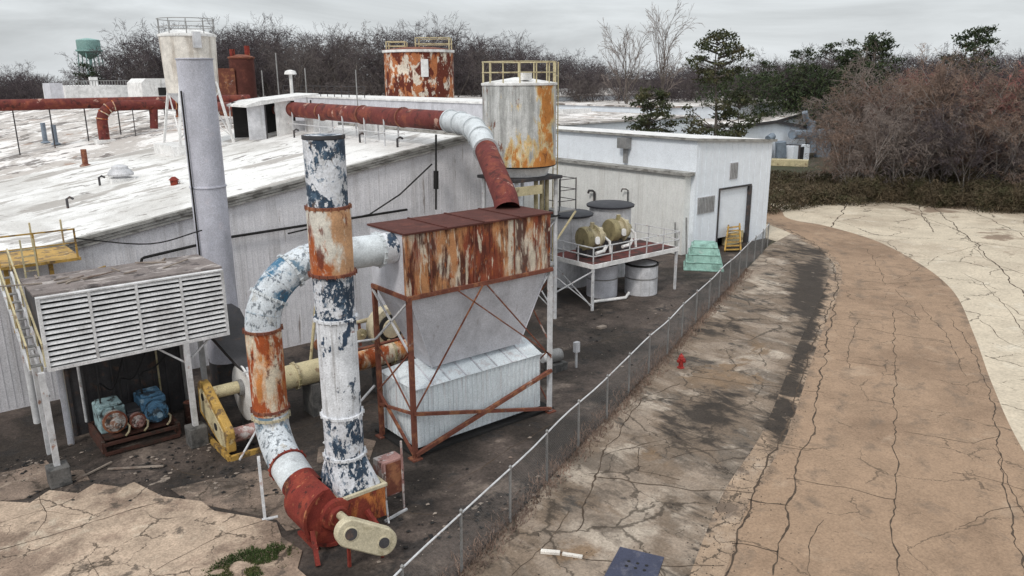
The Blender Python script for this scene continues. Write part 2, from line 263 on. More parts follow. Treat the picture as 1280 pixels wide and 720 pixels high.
def solo(mb, name, m, label, cat, loc=None, group=None, kind=None, **kw):      # a one-mesh thing with its origin at its base
    if loc is None:
        xs = [q[0] for q in mb.v]; ys = [q[1] for q in mb.v]; zs = [q[2] for q in mb.v]
        loc = ((min(xs) + max(xs)) / 2, (min(ys) + max(ys)) / 2, min(zs))
    mb.v = [(q[0] - loc[0], q[1] - loc[1], q[2] - loc[2]) for q in mb.v]
    o = mb.build(name, m, **kw); o.location = loc
    return tag(o, label, cat, group, kind)
def copy_tree(o, parent=None):
    c = o.copy(); COL.objects.link(c)
    if parent: c.parent = parent
    for ch in list(o.children): copy_tree(ch, c)
    return c
def struct(mb, name, m, **kw):
    o = mb.build(name, m, **kw); o['kind'] = 'structure'; return o
def flange(c, axis, r, m, parent, n=18):
    b = MB().lathe(c, [(r - .02, -.05), (r + .055, -.04), (r + .055, .04), (r - .02, .05)], 40, axis=axis)
    ax = Vector(axis).normalized(); u, v = b.frame(ax)
    for k in range(n):
        p = Vector(c) + u * math.cos(6.2832 * k / n) * (r + .065) + v * math.sin(6.2832 * k / n) * (r + .065); b.cyl(p - ax * .065, p + ax * .065, .022, n=6)
    return b.build('flange', m, parent)
def arc(c, u, v, r, a0, a1, n=12):
    c, u, v = Vector(c), Vector(u), Vector(v)
    return [c + u * (math.cos(a0 + (a1 - a0) * k / n) * r) + v * (math.sin(a0 + (a1 - a0) * k / n) * r) for k in range(n + 1)]
def smoothline(pts, n=10):
    P = [Vector(p) for p in pts]; P = [2 * P[0] - P[1]] + P + [2 * P[-1] - P[-2]]; out = []
    for i in range(1, len(P) - 2):
        for k in range(n):
            t = k / n; a, b, c, d = P[i - 1:i + 3]
            out.append(.5 * ((2 * b) + (c - a) * t + (2 * a - 5 * b + 4 * c - d) * t * t + (3 * b - a - 3 * c + d) * t ** 3))
    out.append(P[-2]); return out
def resample(pts, n):
    d = [0]
    for a, b in zip(pts, pts[1:]): d.append(d[-1] + (b - a).length)
    out = []; j = 0
    for k in range(n):
        t = d[-1] * k / (n - 1)
        while j < len(pts) - 2 and d[j + 1] < t: j += 1
        out.append(pts[j].lerp(pts[j + 1], min(1, max(0, (t - d[j]) / max(1e-6, d[j + 1] - d[j])))))
    return out

# ------------------------------------------------------------------ sky and light (overcast)
w = bpy.data.worlds.new('World'); SC.world = w; w.use_nodes = True
nt = w.node_tree; L = nt.links.new; bg = nt.nodes['Background']
SUN_EL, SUN_AZ = R(46), R(248)
sky = N(nt, 'ShaderNodeTexSky', sky_type='NISHITA'); sky.sun_disc = False; sky.sun_elevation = SUN_EL; sky.sun_rotation = SUN_AZ; sky.dust_density = 4
tc = N(nt, 'ShaderNodeTexCoord'); sp = N(nt, 'ShaderNodeSeparateXYZ'); L(tc.outputs['Generated'], sp.inputs[0])
zr = N(nt, 'ShaderNodeMapRange'); zr.inputs['From Min'].default_value = 0; zr.inputs['From Max'].default_value = .9
zr.inputs['To Min'].default_value = 8.6; zr.inputs['To Max'].default_value = 14.5; L(sp.outputs['Z'], zr.inputs['Value'])
mp = N(nt, 'ShaderNodeMapping'); mp.inputs['Scale'].default_value = (1.1, 1.1, 6); mp.inputs['Rotation'].default_value = (0, .03, 0); L(tc.outputs['Generated'], mp.inputs['Vector'])
n1 = N(nt, 'ShaderNodeTexNoise', Scale=2.4, Detail=9, Roughness=.58, Distortion=.5); L(mp.outputs[0], n1.inputs['Vector'])
cr = N(nt, 'ShaderNodeMapRange'); cr.inputs['From Min'].default_value = .34; cr.inputs['From Max'].default_value = .66; cr.inputs['To Min'].default_value = .70; cr.inputs['To Max'].default_value = 1.08; L(n1.outputs['Fac'], cr.inputs['Value'])
mu = N(nt, 'ShaderNodeMath', operation='MULTIPLY'); L(zr.outputs[0], mu.inputs[0]); L(cr.outputs[0], mu.inputs[1])
vc = N(nt, 'ShaderNodeVectorMath', operation='SCALE'); vc.inputs[0].default_value = (.93, .975, 1.0); L(mu.outputs[0], vc.inputs['Scale'])
mx = N(nt, 'ShaderNodeMix', data_type='RGBA'); mx.inputs[0].default_value = .9; L(sky.outputs[0], mx.inputs[6]); L(vc.outputs[0], mx.inputs[7])
L(mx.outputs[2], bg.inputs['Color']); bg.inputs['Strength'].default_value = .1
sl = bpy.data.lights.new('sun', 'SUN'); sl.energy = 1.5; sl.angle = R(10); sl.color = (1, .96, .9)
so = bpy.data.objects.new('sun', sl); COL.objects.link(so)
sd = Vector((math.sin(SUN_AZ) * math.cos(SUN_EL), math.cos(SUN_AZ) * math.cos(SUN_EL), math.sin(SUN_EL)))
so.rotation_euler = sd.to_track_quat('Z', 'Y').to_euler(); so.location = (0, 0, 60)
SC.view_settings.view_transform = 'Standard'; SC.view_settings.look = 'None'; SC.view_settings.exposure = 0; SC.view_settings.gamma = 1

# ------------------------------------------------------------------ ground
class Blob:                                        # an elliptical stain lying on the ground
    def __init__(s, c, e, f, amp):
        s.c = G(*c); a = G(*e) - s.c; b = G(*f) - s.c
        s.m = Matrix(((a.x, b.x), (a.y, b.y))).inverted(); s.amp = amp
    def at(s, x, y):
        q = s.m @ Vector((x - s.c.x, y - s.c.y)); return s.amp * math.exp(-q.length_squared)
def sheet(name, left, right, z, m, attrs, nu=120, nv=50, under=0):
    a = resample(left, nu); b = resample(right, nu); vs = []; fs = []
    for i in range(nu):
        for j in range(nv):
            p = a[i].lerp(b[i], j / (nv - 1)); vs.append((p.x, p.y, z))
    for i in range(nu - 1):
        for j in range(nv - 1): k = i * nv + j; fs.append((k, k + nv, k + nv + 1, k + 1))
    mb = MB(); mb.add(vs, fs); o = struct(mb, name, m, smooth=False)
    if o.data.polygons[0].normal.z < 0: o.data.flip_normals()
    for an, blobs in attrs.items():
        at = o.data.attributes.new(an, 'FLOAT', 'POINT')
        at.data.foreach_set('value', [min(1.3, max(0, sum(bl.at(v[0], v[1]) for bl in blobs))) for v in vs])
    return o
ground = struct(MB().add([(-2500, -2500, -.03), (2500, -2500, -.03), (2500, 2500, -.03), (-2500, 2500, -.03)], [(0, 1, 2, 3)]), 'ground', m_field)
fence_a, fence_b = Vector((8.8, 15.75, 0)), Vector((59.57, 38.01, 0)); fdir = (fence_b - fence_a).normalized()
roadL = smoothline([Vector((9, 7.6, 0)), G(905, 720), G(940, 620), G(985, 540), G(1022, 430), G(1052, 350), G(1042, 322), G(1008, 300), G(975, 284), Vector((72.5, 52, 0)), Vector((74, 70, 0))], 10)
roadR = smoothline([Vector((25, 3.6, 0)), Vector((33.51, 9.22, 0)), G(1240, 480), G(1218, 420), G(1192, 365), G(1150, 330), G(1092, 300), G(1030, 282), G(985, 273), Vector((80, 52, 0)), Vector((81, 70, 0))], 10)
road_stain = [Blob((1035, 345), (1060, 345), (1035, 380), .35), Blob((1100, 640), (1105, 640), (1100, 760), .18), Blob((960, 700), (985, 700), (975, 760), .25)]
rd = sheet('road', roadL, roadR, .012, m_road, {'stain': road_stain}, 160, 40)
at = rd.data.attributes.new('wear', 'FLOAT', 'POINT')
at.data.foreach_set('value', [sum(a_ * math.exp(-((j / 39 - c_) / w_) ** 2) for c_, w_, a_ in ((.0, .06, .5), (.22, .05, .34), (.40, .045, .30), (.62, .05, .34), (.80, .045, .28), (1.0, .05, .4))) for i in range(160) for j in range(40)])
ap_far = [G(x, y) for x, y in ((930, 232), (1010, 236), (1100, 246), (1200, 245), (1300, 243), (1420, 246))]
ap_near = [Vector((64, 44, 0)), Vector((60, 33, 0)), Vector((46, 21, 0)), Vector((34, 14, 0)), Vector((24, 7, 0)), Vector((10, -12, 0))]
sheet('concrete_apron', ap_near, ap_far, 0, m_apron, {'stain': [Blob((1175, 262), (1250, 275), (1150, 272), .75), Blob((1260, 300), (1290, 330), (1230, 300), .75), Blob((1000, 238), (1060, 240), (1000, 246), .5), Blob((1240, 255), (1320, 258), (1240, 262), .5)]}, 120, 60)
ln = [fence_a + fdir * t for t in (-16, 0, 20, 40, 53.5, 56)]
gut = []
for i, p in enumerate(roadL):
    t = (roadL[min(i + 1, len(roadL) - 1)] - roadL[max(i - 1, 0)]).normalized(); gut.append(p + Vector((-t.y, t.x, 0)) * (.95 if i < 52 else .4))
lot_stain = [Blob(b[0], b[1], b[2], b[3]) for b in [((1010, 380), (1030, 385), (1000, 470), .55), ((975, 315), (1000, 320), (950, 320), .6), ((1020, 350), (1036, 352), (1010, 400), .6), ((925, 400), (1000, 380), (880, 430), .42), ((850, 520), (900, 520), (820, 580), .45), ((980, 500), (1000, 500), (960, 580), .6), ((880, 640), (900, 640), (860, 715), .5), ((1000, 345), (1030, 360), (985, 385), .75), ((985, 300), (1010, 312), (965, 300), .7), ((900, 372), (960, 352), (880, 395), .55), ((880, 415), (960, 430), (850, 440), .45),
             ((895, 520), (960, 515), (880, 570), .8), ((835, 640), (850, 640), (830, 700), .55), ((760, 500), (800, 480), (750, 540), .5), ((740, 620), (752, 620), (735, 680), .3),
             ((690, 640), (712, 645), (660, 690), .6), ((620, 700), (660, 700), (600, 730), .55), ((1005, 440), (1020, 440), (985, 520), .35), ((800, 470), (850, 455), (800, 495), .35), ((560, 745), (640, 745), (560, 790), .6)]]
lot_brown = [Blob(*b) for b in [((900, 475), (960, 470), (900, 500), .9), ((800, 560), (870, 550), (790, 600), .5), ((700, 690), (760, 690), (690, 730), .6), ((940, 430), (980, 425), (930, 460), .5)]]
sheet('parking_lot', ln, gut[:76], .008, m_lot, {'stain': lot_stain, 'brown': lot_brown}, 150, 60)
sheet('gutter', [p + Vector((0, 0, 0)) for p in gut], roadL, .010, m_gutter, {'stain': lot_stain}, 200, 5)
yl = [Vector((-22, 45, 0)), Vector((0, 62, 0)), Vector((30, 62, 0)), Vector((56, 62, 0))]
yr = [Vector((-22, 2.2, 0)), fence_a - fdir * 8, fence_a + fdir * 25, Vector((62, 39.2, 0))]
sheet('yard', yl, yr, .004, m_yard, {'pale': [Blob(*b) for b in [((640, 600), (720, 540), (660, 640), .45), ((520, 690), (580, 650), (540, 720), .5), ((180, 590), (330, 640), (60, 590), .5), ((850, 430), (900, 380), (860, 440), .3), ((30, 590), (90, 600), (0, 560), .6), ((720, 425), (760, 415), (720, 440), .25)]]}, 140, 110)
sl_pts = [G(x, y) for x, y in [(-60, 640), (0, 628), (38, 630), (62, 614), (98, 618), (118, 606), (152, 610), (168, 604), (204, 622), (252, 628), (268, 640), (318, 648), (346, 655), (352, 672), (378, 690), (372, 712), (392, 730), (300, 900), (-150, 900)]]
sb = MB(); sb.prism([(p.x, p.y) for p in sl_pts], 'z', -.1, .05); struct(sb, 'concrete_slab', m_slab, smooth=False)
for pl_ in ([(214, 612), (262, 600), (330, 588), (352, 596), (404, 612), (398, 634), (410, 655), (358, 664), (346, 650), (270, 634), (236, 628)], [(-40, 600), (20, 588), (58, 576), (70, 590), (104, 588), (112, 600), (60, 610), (30, 624), (-40, 632)], [(398, 560), (440, 545), (470, 552), (462, 575), (420, 585), (396, 578)]):
    q_ = [G(x, y) for x, y in pl_]; sb = MB(); sb.prism([(p.x, p.y) for p in q_], 'z', -.1, .028); struct(sb, 'broken_slab', m_slab_dark, smooth=False)

def crackline(mb, px, w, z=.017, jit=.16, seg=.25):
    pts = [Vector((*G(x, y).xy, z)) for x, y in px]; path = []
    n = max(4, int(sum((b - a).length for a, b in zip(pts, pts[1:])) / seg)); path = resample(pts, n); vs = []; fs = []
    s = random.random() * 90
    for i, p in enumerate(path):
        t = (path[min(i + 1, n - 1)] - path[max(i - 1, 0)]); t.z = 0; t.normalize(); q = Vector((-t.y, t.x, 0))
        o = mn.noise(Vector((i * .22, s, 0))) * jit * 1.5 + mn.noise(Vector((i * .9, s, 5))) * jit * .5
        ww = w * .40 * (.20 + 1.9 * abs(mn.noise(Vector((i * .9, s, 9)))) + .25)
        vs += [p + q * (o - ww / 2), p + q * (o + ww / 2)]
    fs = [(2 * i, 2 * i + 1, 2 * i + 3, 2 * i + 2) for i in range(n - 1)]; mb.add(vs, fs)
ck = MB()
for px, wd in [([(905, 722), (925, 665), (945, 610), (965, 570), (985, 530), (1000, 480), (1012, 440), (1030, 400), (1048, 360), (1040, 328), (1015, 302), (980, 285)], .2),
               ([(968, 720), (985, 650), (992, 600), (1008, 560), (1018, 510), (1028, 460), (1035, 420), (1046, 380)], .16),
               ([(1118, 722), (1119, 640), (1120, 560), (1119, 480), (1117, 410), (1113, 388)], .10),
               ([(1275, 722), (1262, 650), (1250, 560), (1240, 500), (1215, 440), (1190, 400)], .11),
               ([(1240, 560), (1262, 610), (1280, 650)], .08),
               ([(985, 598), (1040, 608), (1080, 615), (1118, 625)], .12), ([(1040, 405), (1090, 412), (1118, 418), (1190, 428)], .12),
               ([(1045, 450), (1060, 452), (1110, 460)], .09), ([(1190, 590), (1260, 605), (1280, 612)], .08), ([(1130, 540), (1220, 555), (1250, 545)], .09),
               ([(1065, 350), (1090, 352), (1110, 355), (1170, 350)], .10), ([(1120, 362), (1130, 375), (1150, 400)], .09), ([(1075, 400), (1062, 430), (1060, 460)], .09),
               ([(1150, 380), (1165, 400), (1185, 420), (1205, 470)], .08), ([(1050, 390), (1110, 398), (1160, 396)], .08), ([(1020, 300), (1060, 306), (1085, 312)], .1), ([(1085, 312), (1100, 340), (1108, 356)], .08),
               ([(1200, 660), (1230, 640), (1280, 632)], .07), ([(1030, 650), (1010, 680), (1015, 722)], .07), ([(1175, 320), (1140, 342), (1118, 350)], .08),
               ([(720, 665), (745, 600), (752, 570), (775, 540), (800, 500), (850, 480)], .14), ([(742, 595), (800, 603), (860, 612), (940, 615)], .13), ([(800, 560), (795, 590), (850, 600)], .10),
               ([(675, 690), (740, 700), (820, 708), (905, 706)], .11), ([(752, 572), (800, 556), (850, 545)], .09), ([(820, 708), (830, 722)], .1), ([(640, 720), (700, 660), (715, 640)], .09),
               ([(860, 470), (930, 480), (990, 486)], .10), ([(905, 400), (960, 405), (1015, 402)], .10), ([(940, 365), (990, 362), (1030, 360)], .1), ([(840, 575), (900, 560), (960, 562)], .08),
               ([(935, 625), (985, 632)], .14), ([(915, 680), (972, 690)], .14), ([(975, 560), (1012, 565)], .14), ([(1005, 490), (1030, 492)], .12), ([(1020, 425), (1042, 428)], .12)]:
    crackline(ck, px, wd)
struct(ck, 'pavement_crack', m_crack, smooth=False)
c2 = MB()
for px, wd in [([(1160, 254), (1185, 275), (1215, 300), (1245, 330), (1262, 352), (1290, 380)], .28), ([(1060, 240), (1055, 262), (1040, 284)], .28), ([(1148, 246), (1150, 262), (1165, 290)], .22), ([(955, 262), (985, 250), (1000, 240)], .22),
               ([(1210, 262), (1260, 285), (1290, 300)], .26), ([(1235, 252), (1290, 275)], .2), ([(1215, 310), (1240, 330), (1290, 345)], .12), ([(1245, 375), (1290, 400)], .1), ([(1200, 340), (1225, 352), (1255, 380), (1290, 430)], .12),
               ([(1180, 318), (1230, 305), (1290, 312)], .12), ([(1225, 400), (1262, 430), (1300, 440)], .08), ([(980, 250), (1060, 255), (1130, 262), (1190, 285)], .16)]:
    crackline(c2, px, wd, z=.006, jit=.3, seg=.5)
struct(c2, 'apron_crack', m_crack, smooth=False)
c3 = MB()
for px, wd in [([(0, 690), (60, 672), (110, 655), (160, 640), (205, 628)], .09), ([(185, 722), (240, 690), (290, 665), (330, 652)], .06), ([(50, 618), (60, 650), (45, 670)], .05), ([(110, 700), (125, 722)], .05), ([(0, 655), (50, 640), (100, 645)], .04)]:
    crackline(c3, px, wd, z=.056, jit=.08)
struct(c3, 'slab_crack', m_crack, smooth=False)
c4_ = MB()
for px, wd in [([(190, 575), (260, 600), (350, 628)], .1), ([(345, 545), (420, 520), (470, 505)], .1), ([(250, 612), (330, 590), (380, 575)], .08), ([(560, 610), (640, 560), (700, 525)], .1), ([(500, 640), (600, 650), (650, 640)], .08), ([(700, 440), (780, 420), (850, 380)], .1), ([(720, 500), (790, 460), (850, 420)], .09)]:
    crackline(c4_, px, wd, z=.009, jit=.1)
struct(c4_, 'yard_crack', m_crack, smooth=False)

# ------------------------------------------------------------------ main factory hall
fac = thing('factory_hall', 'long pale grey corrugated factory hall with a white sloping roof behind the stacks', 'factory', (10, 40, 0))
YB = 250.0
mb = MB(); mb.prism([(-40, 0), (31, 0), (31, RZ1 - .4), (RX1, RZ1 - .12), (RX0, RZ0 - .12), (-40, RZ0 - .12)], 'y', RY, RY + .25)
mb.build('gable_wall', m_wall, fac, smooth=False)
rib = MB()
x = -20
while x < 31:
    rib.box(x, x + .04, RY - .014, RY, .1, min(roofz(x), RZ1 - .3) - .35); x += .31
rib.build('wall_rib', m_wall, fac, smooth=False)
MB().box(31, 31.25, RY + .25, 58, 0, RZ1 - .5).build('side_wall', m_wall, fac, smooth=False)
MB().box(31.25, 52, 58, 58.3, 0, 9).build('recess_wall', m_wall_cream, fac, smooth=False)
def roofpiece(y0, y1, th, name, m, x0=-60, dz=0):
    b = MB(); n = 40
    xs = [x0, RX0] + [RX0 + (RX1 - RX0) * k / 8 for k in range(1, 9)] + [35]
    def zz(x): return (RZ1 - RS * (x - RX1)) if x > RX1 else roofz(x)
    vs = []; fs = []
    ys = [y0 + (y1 - y0) * k / n for k in range(n + 1)]
    for y in ys:
        for x in xs: vs.append((x, y, zz(x) + dz + mn.noise(Vector((x * .3, y * .12, 3))) * .05))
    m_ = len(xs)
    for j in range(n):
        for i in range(m_ - 1): fs.append((j * m_ + i, j * m_ + i + 1, (j + 1) * m_ + i + 1, (j + 1) * m_ + i))
    b.add(vs, fs)
    o = b.build(name, m, fac); return o
YS = 68.0
roofpiece(RY - .1, YS, .2, 'roof', m_roof)
o = roofpiece(YS, YB, .2, 'old_roof', m_roof_old, dz=-.12); o['label'] = 'dirt mottled rear roof'
e = MB()
for k, (dz, w_, h_) in enumerate(((.07, .34, .16), (-.10, .26, .14), (-.26, .20, .13))):
    e.beam((RX0 - 25, RY - .14, RZ0 + dz), (RX0, RY - .14, RZ0 + dz), w_, h_)
    e.beam((RX0, RY - .14, RZ0 + dz), (RX1 + .5, RY - .14, RZ1 + dz + .04), w_, h_)
e.build('roof_edge', m_edge, fac, smooth=False)
e = MB(); e.beam((RX1 + .6, RY - .2, RZ1 + .06), (RX1 + .6, 60, RZ1 + .06), .3, .2); e.beam((RX1 + .6, RY - .2, RZ1 + .05), (31.3, RY - .2, RZ1 - .35), .25, .2); e.build('ridge_cap', m_edge, fac, smooth=False)
# low wall on the far left is the same hall; wall conduit
cd = MB(); q = PY(180, 322, RY - .25); q2 = PY(290, 296, RY - .25); q3 = PY(470, 268, RY - .25); q0 = PY(175, 335, RY - .25)
cd.tube([q0 + Vector((-.2, 0, -.3)), q0, q + Vector((-.1, 0, -.05)), q, q2, q3, q3 + (q3 - q2) * .25], .07, 8)
solo(cd, 'wall_pipe', m_dark, 'thin black pipe running level along the grey hall wall', 'pipe')
cb = MB(); a_ = PY(545, 168, RY - .6); b_ = PY(545, 262, RY - .6)
cb.cyl(a_, b_, .06, n=8); cb.cyl(a_.lerp(b_, .48), a_.lerp(b_, .72), .16, n=10)
solo(cb, 'downpipe', m_dark, 'black vertical pole with a thicker middle hung from the gable edge', 'pole')
cb = MB(); cb.tube([PY(540, 205, RY - .5), PY(500, 243, RY - .5), PY(462, 268, RY - .5), PY(360, 292, RY - .5)], .045, 6)
solo(cb, 'cable', m_dark, 'dark cable sagging from the gable pole down across the grey wall', 'cable')

# penthouse beyond the ridge
ph = thing('roof_penthouse', 'long low lavender grey block rising beyond the roof ridge, left of the pale silo', 'penthouse', (40, 60, 8))
MB().box(36, 41, 46, 84, 6, 12.55).build('wall', m_hopper, ph, smooth=False); MB().box(35.9, 41.1, 45.9, 84.1, 12.55, 12.7).build('coping', m_pale, ph, smooth=False)
rl = MB()
for k in range(13):
    y = 66 + k * 1.5; rl.beam((36.2, y, 12.7), (36.2, y, 13.7), .06)
for z in (13.2, 13.7): rl.beam((36.2, 66, z), (36.2, 84, z), .06)
rl.build('railing', m_darksteel, ph, smooth=False)

# ------------------------------------------------------------------ white warehouse on the right
wh = thing('white_warehouse', 'blue white metal warehouse with an open loading door and a louvre at the road end', 'warehouse', (57, 42, 0))
A, B_, C_ = (52.0, 40.3), (62.6, 40.3), 9.4
mb = MB(); mb.prism([(52, 0), (55.3, 0), (55.3, 5.1), (59.7, 5.1), (59.7, 0), (62.6, 0), (62.6, 8.75), (52, 9.4)], 'y', 40.3, 40.6); mb.build('end_wall', m_wall_blue, wh, smooth=False)
MB().box(52, 52.25, 40.6, 58, 0, 9.35).build('side_wall', m_wall_blue, wh, smooth=False)
MB().box(62.35, 62.6, 40.6, 75, 0, 8.7).build('far_wall', m_wall_blue, wh, smooth=False)
mb = MB(); mb.add([(51.8, 40.1, 9.45), (62.8, 40.1, 8.8), (62.8, 75, 8.8), (51.8, 75, 9.45), (51.8, 40.1, 9.57), (62.8, 40.1, 8.92), (62.8, 75, 8.92), (51.8, 75, 9.57)], [(0, 3, 2, 1), (4, 5, 6, 7), (0, 1, 5, 4), (1, 2, 6, 5), (2, 3, 7, 6), (3, 0, 4, 7)]); mb.build('roof', m_pale, wh, smooth=False)
mb = MB(); mb.beam((51.8, 40.05, 9.5), (62.85, 40.05, 8.85), .12, .22); mb.beam((51.75, 40.1, 9.5), (51.75, 60, 9.5), .12, .2); mb.build('eaves_trim', m_edge, wh, smooth=False)
MB().box(55.3, 59.5, 40.45, 40.5, 0.9, 5.1).build('loading_door', m_wall_blue, wh, smooth=False)
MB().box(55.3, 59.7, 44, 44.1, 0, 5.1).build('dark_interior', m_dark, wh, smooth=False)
mb = MB(); mb.box(55.18, 55.3, 40.2, 40.42, 0, 5.1); mb.box(59.5, 59.78, 40.15, 40.5, 0, 5.1); mb.box(55.18, 59.78, 40.2, 40.4, 5.1, 5.25); mb.build('door_frame', m_darksteel, wh, smooth=False)
def louver(parent, x0, x1, z0, z1, y, name='vent_louver'):
    b = MB(); b.box(x0, x1, y - .06, y - .005, z0, z1)
    f = b.build(name, m_vat, parent, smooth=False); s = MB(); n = int((x1 - x0) / .2)
    for k in range(n): xx = x0 + (x1 - x0) * (k + .5) / n; s.box(xx - .03, xx + .03, y - .12, y - .062, z0 + .04, z1 - .04)
    s.build('blade', m_galv, f, smooth=False)
louver(wh, 52.35, 54.6, 3.35, 4.75, 40.3); louver(wh, 56.5, 57.6, 5.9, 7.3, 40.3)
q = PX(783, 172, 51.9); vb = MB(); vb.box(51.3, 51.95, q.y - .55, q.y + .55, q.z - .9, q.z); vb.box(51.75, 51.95, q.y - .2, q.y + .2, q.z - 2.2, q.z - .9)
solo(vb, 'vent_box', m_galv, 'grey vent box with a drop duct high on the white warehouse wall', 'vent')
r_ = MB()
for k in range(12):
    x = 52.3 + k * .88
    zt_ = 9.35 - (x - 52) * .062
    if 55.0 < x < 59.9: r_.box(x, x + .04, 40.275, 40.3, 5.3, zt_)
    elif x > 54.7 or x < 52.4: r_.box(x, x + .04, 40.275, 40.3, .05, zt_)
    else: r_.box(x, x + .04, 40.275, 40.3, 4.8, zt_); r_.box(x, x + .04, 40.275, 40.3, .05, 3.3)
r_.build('wall_rib', m_wall_blue, wh, smooth=False)
st = thing('wooden_steps', 'yellow wooden steps leaning in the loading doorway', 'steps', (56, 39.6, 0))
s1 = MB(); s1.beam((56.0, 38.3, .05), (57.9, 39.9, 1.9), .12, .34); s1.beam((54.9, 39.1, .05), (56.6, 40.1, 1.9), .12, .34); s1.build('stringer', m_yellow, st, smooth=False)
for k in range(7):
    t = (k + .5) / 7; a = Vector((56.0, 38.3, .05)).lerp(Vector((57.9, 39.9, 1.9)), t); b = Vector((54.9, 39.1, .05)).lerp(Vector((56.6, 40.1, 1.9)), t); MB().beam(a, b, .34, .06).build('tread', m_yellow, st, smooth=False)
MB().box(56.9, 59.3, 40.4, 40.9, .05, 1.15).build('landing', m_yellow_pale, st, smooth=False)

lt = thing('lean_to', 'dull cream lean-to building with a dark roof edge behind the pump platform', 'lean-to', (51.6, 48, 0))
MB().box(51.2, 51.99, 40.75, 57.9, 0, 6.62).build('wall', m_wall_cream, lt, smooth=False)
MB().box(50.9, 51.99, 40.35, 58, 6.62, 6.86).build('roof', m_edge, lt, smooth=False)
r_ = MB()
for k in range(40): r_.box(51.17, 51.2, 40.8 + k * .43, 40.85 + k * .43, .1, 6.6)
r_.build('wall_rib', m_wall_cream, lt, smooth=False)
for (px, py, lab) in ((743, 240, 'goose neck vent pipe on the cream wall left of the black pan lid'), (785, 238, 'small black lamp arm on the cream wall above the pumps')):
    q = PX(px, py, 51.0); b = MB(); b.tube([q + Vector((0, 0, -1.1)), q, q + Vector((-.15, .1, .12)), q + Vector((-.2, .5, .1)), q + Vector((-.2, .6, -.15))], .11 if px == 743 else .06, 8)
    solo(b, 'vent_pipe' if px == 743 else 'wall_lamp', m_darksteel, lab, 'vent' if px == 743 else 'lamp')
for px, py0, py1, lab in ((858, 272, 335, 'dark drainpipe at the near corner of the cream lean-to'), (844, 278, 318, 'thin dark pole beside the platform railing end')):
    q0 = PX(px, py0, 50.6); q1 = PX(px, py1, 50.6); b = MB().cyl(q1, q0, .07, n=8); solo(b, 'drainpipe', m_galv, lab, 'pipe')

# ------------------------------------------------------------------ dust collector
dc = thing('dust_collector', 'large rust streaked box filter on braced legs with a grey hopper below', 'dust collector', (18, 25.5, 0))
X0, X1, Y0, Y1, Z0, Z1 = 14.62, 21.7, 24.2, 26.8, 6.6, 8.95
hb = MB(); hb.box(X0, X1, Y0, Y1, Z0, Z1); hb.build('housing', m_rust_box, dc, smooth=False)
for k in range(1, 7):
    xx = X0 + (X1 - X0) * k / 7 + (.05 if k % 2 else -.04)
    if k in (1, 3, 5): MB().box(xx - .03, xx + .03, Y0 - .04, Y0, Z0 + .05, Z1 - .02).build('seam', m_rust_bar, dc, smooth=False)
MB().box(X0 - .006, X0, Y0 + .22, Y1, Z0 + .02, Z1 - .03).build('side_panel', m_hopper, dc, smooth=False)
tp = MB(); tp.box(X0 - .08, X1 + .08, Y0 - .08, Y1 + .08, Z1, Z1 + .07)
for k in range(1, 4): xx = X0 + (X1 - X0) * k / 4; tp.box(xx - .04, xx + .04, Y0 - .06, Y1 + .06, Z1 + .07, Z1 + .11)
tp.build('top_plate', m_rust_top, dc, smooth=False)
fl = MB(); fl.box(X0 - .09, X1 + .09, Y0 - .1, Y0 - .003, Z0 - .12, Z0 + .04); fl.box(X0 - .1, X0 - .008, Y0, Y1, Z0 - .12, Z0 + .04); fl.box(X1 + .003, X1 + .1, Y0, Y1, Z0 - .12, Z0 + .04); fl.build('base_flange', m_rust_bar, dc, smooth=False)
hp = MB(); t = [(X0 + .1, Y0 + .08), (X1 - .1, Y0 + .08), (X1 - .1, Y1 - .08), (X0 + .1, Y1 - .08)]; b4 = [(16.1, 25.0), (20.6, 25.0), (20.6, 26.2), (16.1, 26.2)]
hp.add([(x, y, Z0 - .12) for x, y in t] + [(x, y, 3.25) for x, y in b4], [(0, 1, 2, 3), (4, 7, 6, 5), (0, 4, 5, 1), (1, 5, 6, 2), (2, 6, 7, 3), (3, 7, 4, 0)]); hp.build('hopper', m_hopper, dc, smooth=False)
for a_, b_ in (((14.72, 24.26), (16.08, 24.98)), ((21.6, 24.26), (20.62, 24.98))): MB().beam((*a_, Z0 - .12), (*b_, 3.25), .05).build('hopper_edge', m_hopper, dc, smooth=False)
LEGS = [(X0 + .02, Y0 - .02), (X1, Y0), (X0 + .05, Y1), (X1, Y1)]
for k, (x, y) in enumerate(LEGS):
    o = MB().beam((x, y, .06), (x, y, Z0), .17).build('leg', m_rust_bar if k in (0, 2) else m_white_bar, dc, smooth=False)
    MB().box(x - .22, x + .22, y - .22, y + .22, 0.005, .06).build('foot_plate', m_rust_bar, o, smooth=False)
xm = (X0 + X1) / 2
br = [((X0, 1.95), (X1, .18), .13), ((X0, .22), (X1, 2.0), .15), ((X0, 2.0), (X0 + 3.4, Z0 - .1), .05), ((X1, 2.6), (X0 + 3.6, Z0 - .1), .05), ((X0 + 2.2, Z0 - .1), (X1, 2.7), .05)]
for (xa, za), (xb, zb), w_ in br: MB().beam((xa, Y0 - .1, za), (xb, Y0 - .1, zb), w_).build('brace', m_rust_bar, dc, smooth=False)
for (ya, za), (yb, zb), w_ in [((Y0, 1.95), (Y1, 1.5), .1), ((Y0, .2), (Y1, 2.1), .1), ((Y0, 2.0), (Y1, 4.3), .05), ((Y1, 2.1), (Y0, 4.4), .05), ((Y0, 4.4), (Y1, 6.4), .07), ((Y1, 4.3), (Y0, 6.4), .07)]:
    MB().beam((X0 - .03, ya, za), (X0 - .03, yb, zb), w_).build('brace', m_white_bar if za > 4 else m_rust_bar, dc, smooth=False)
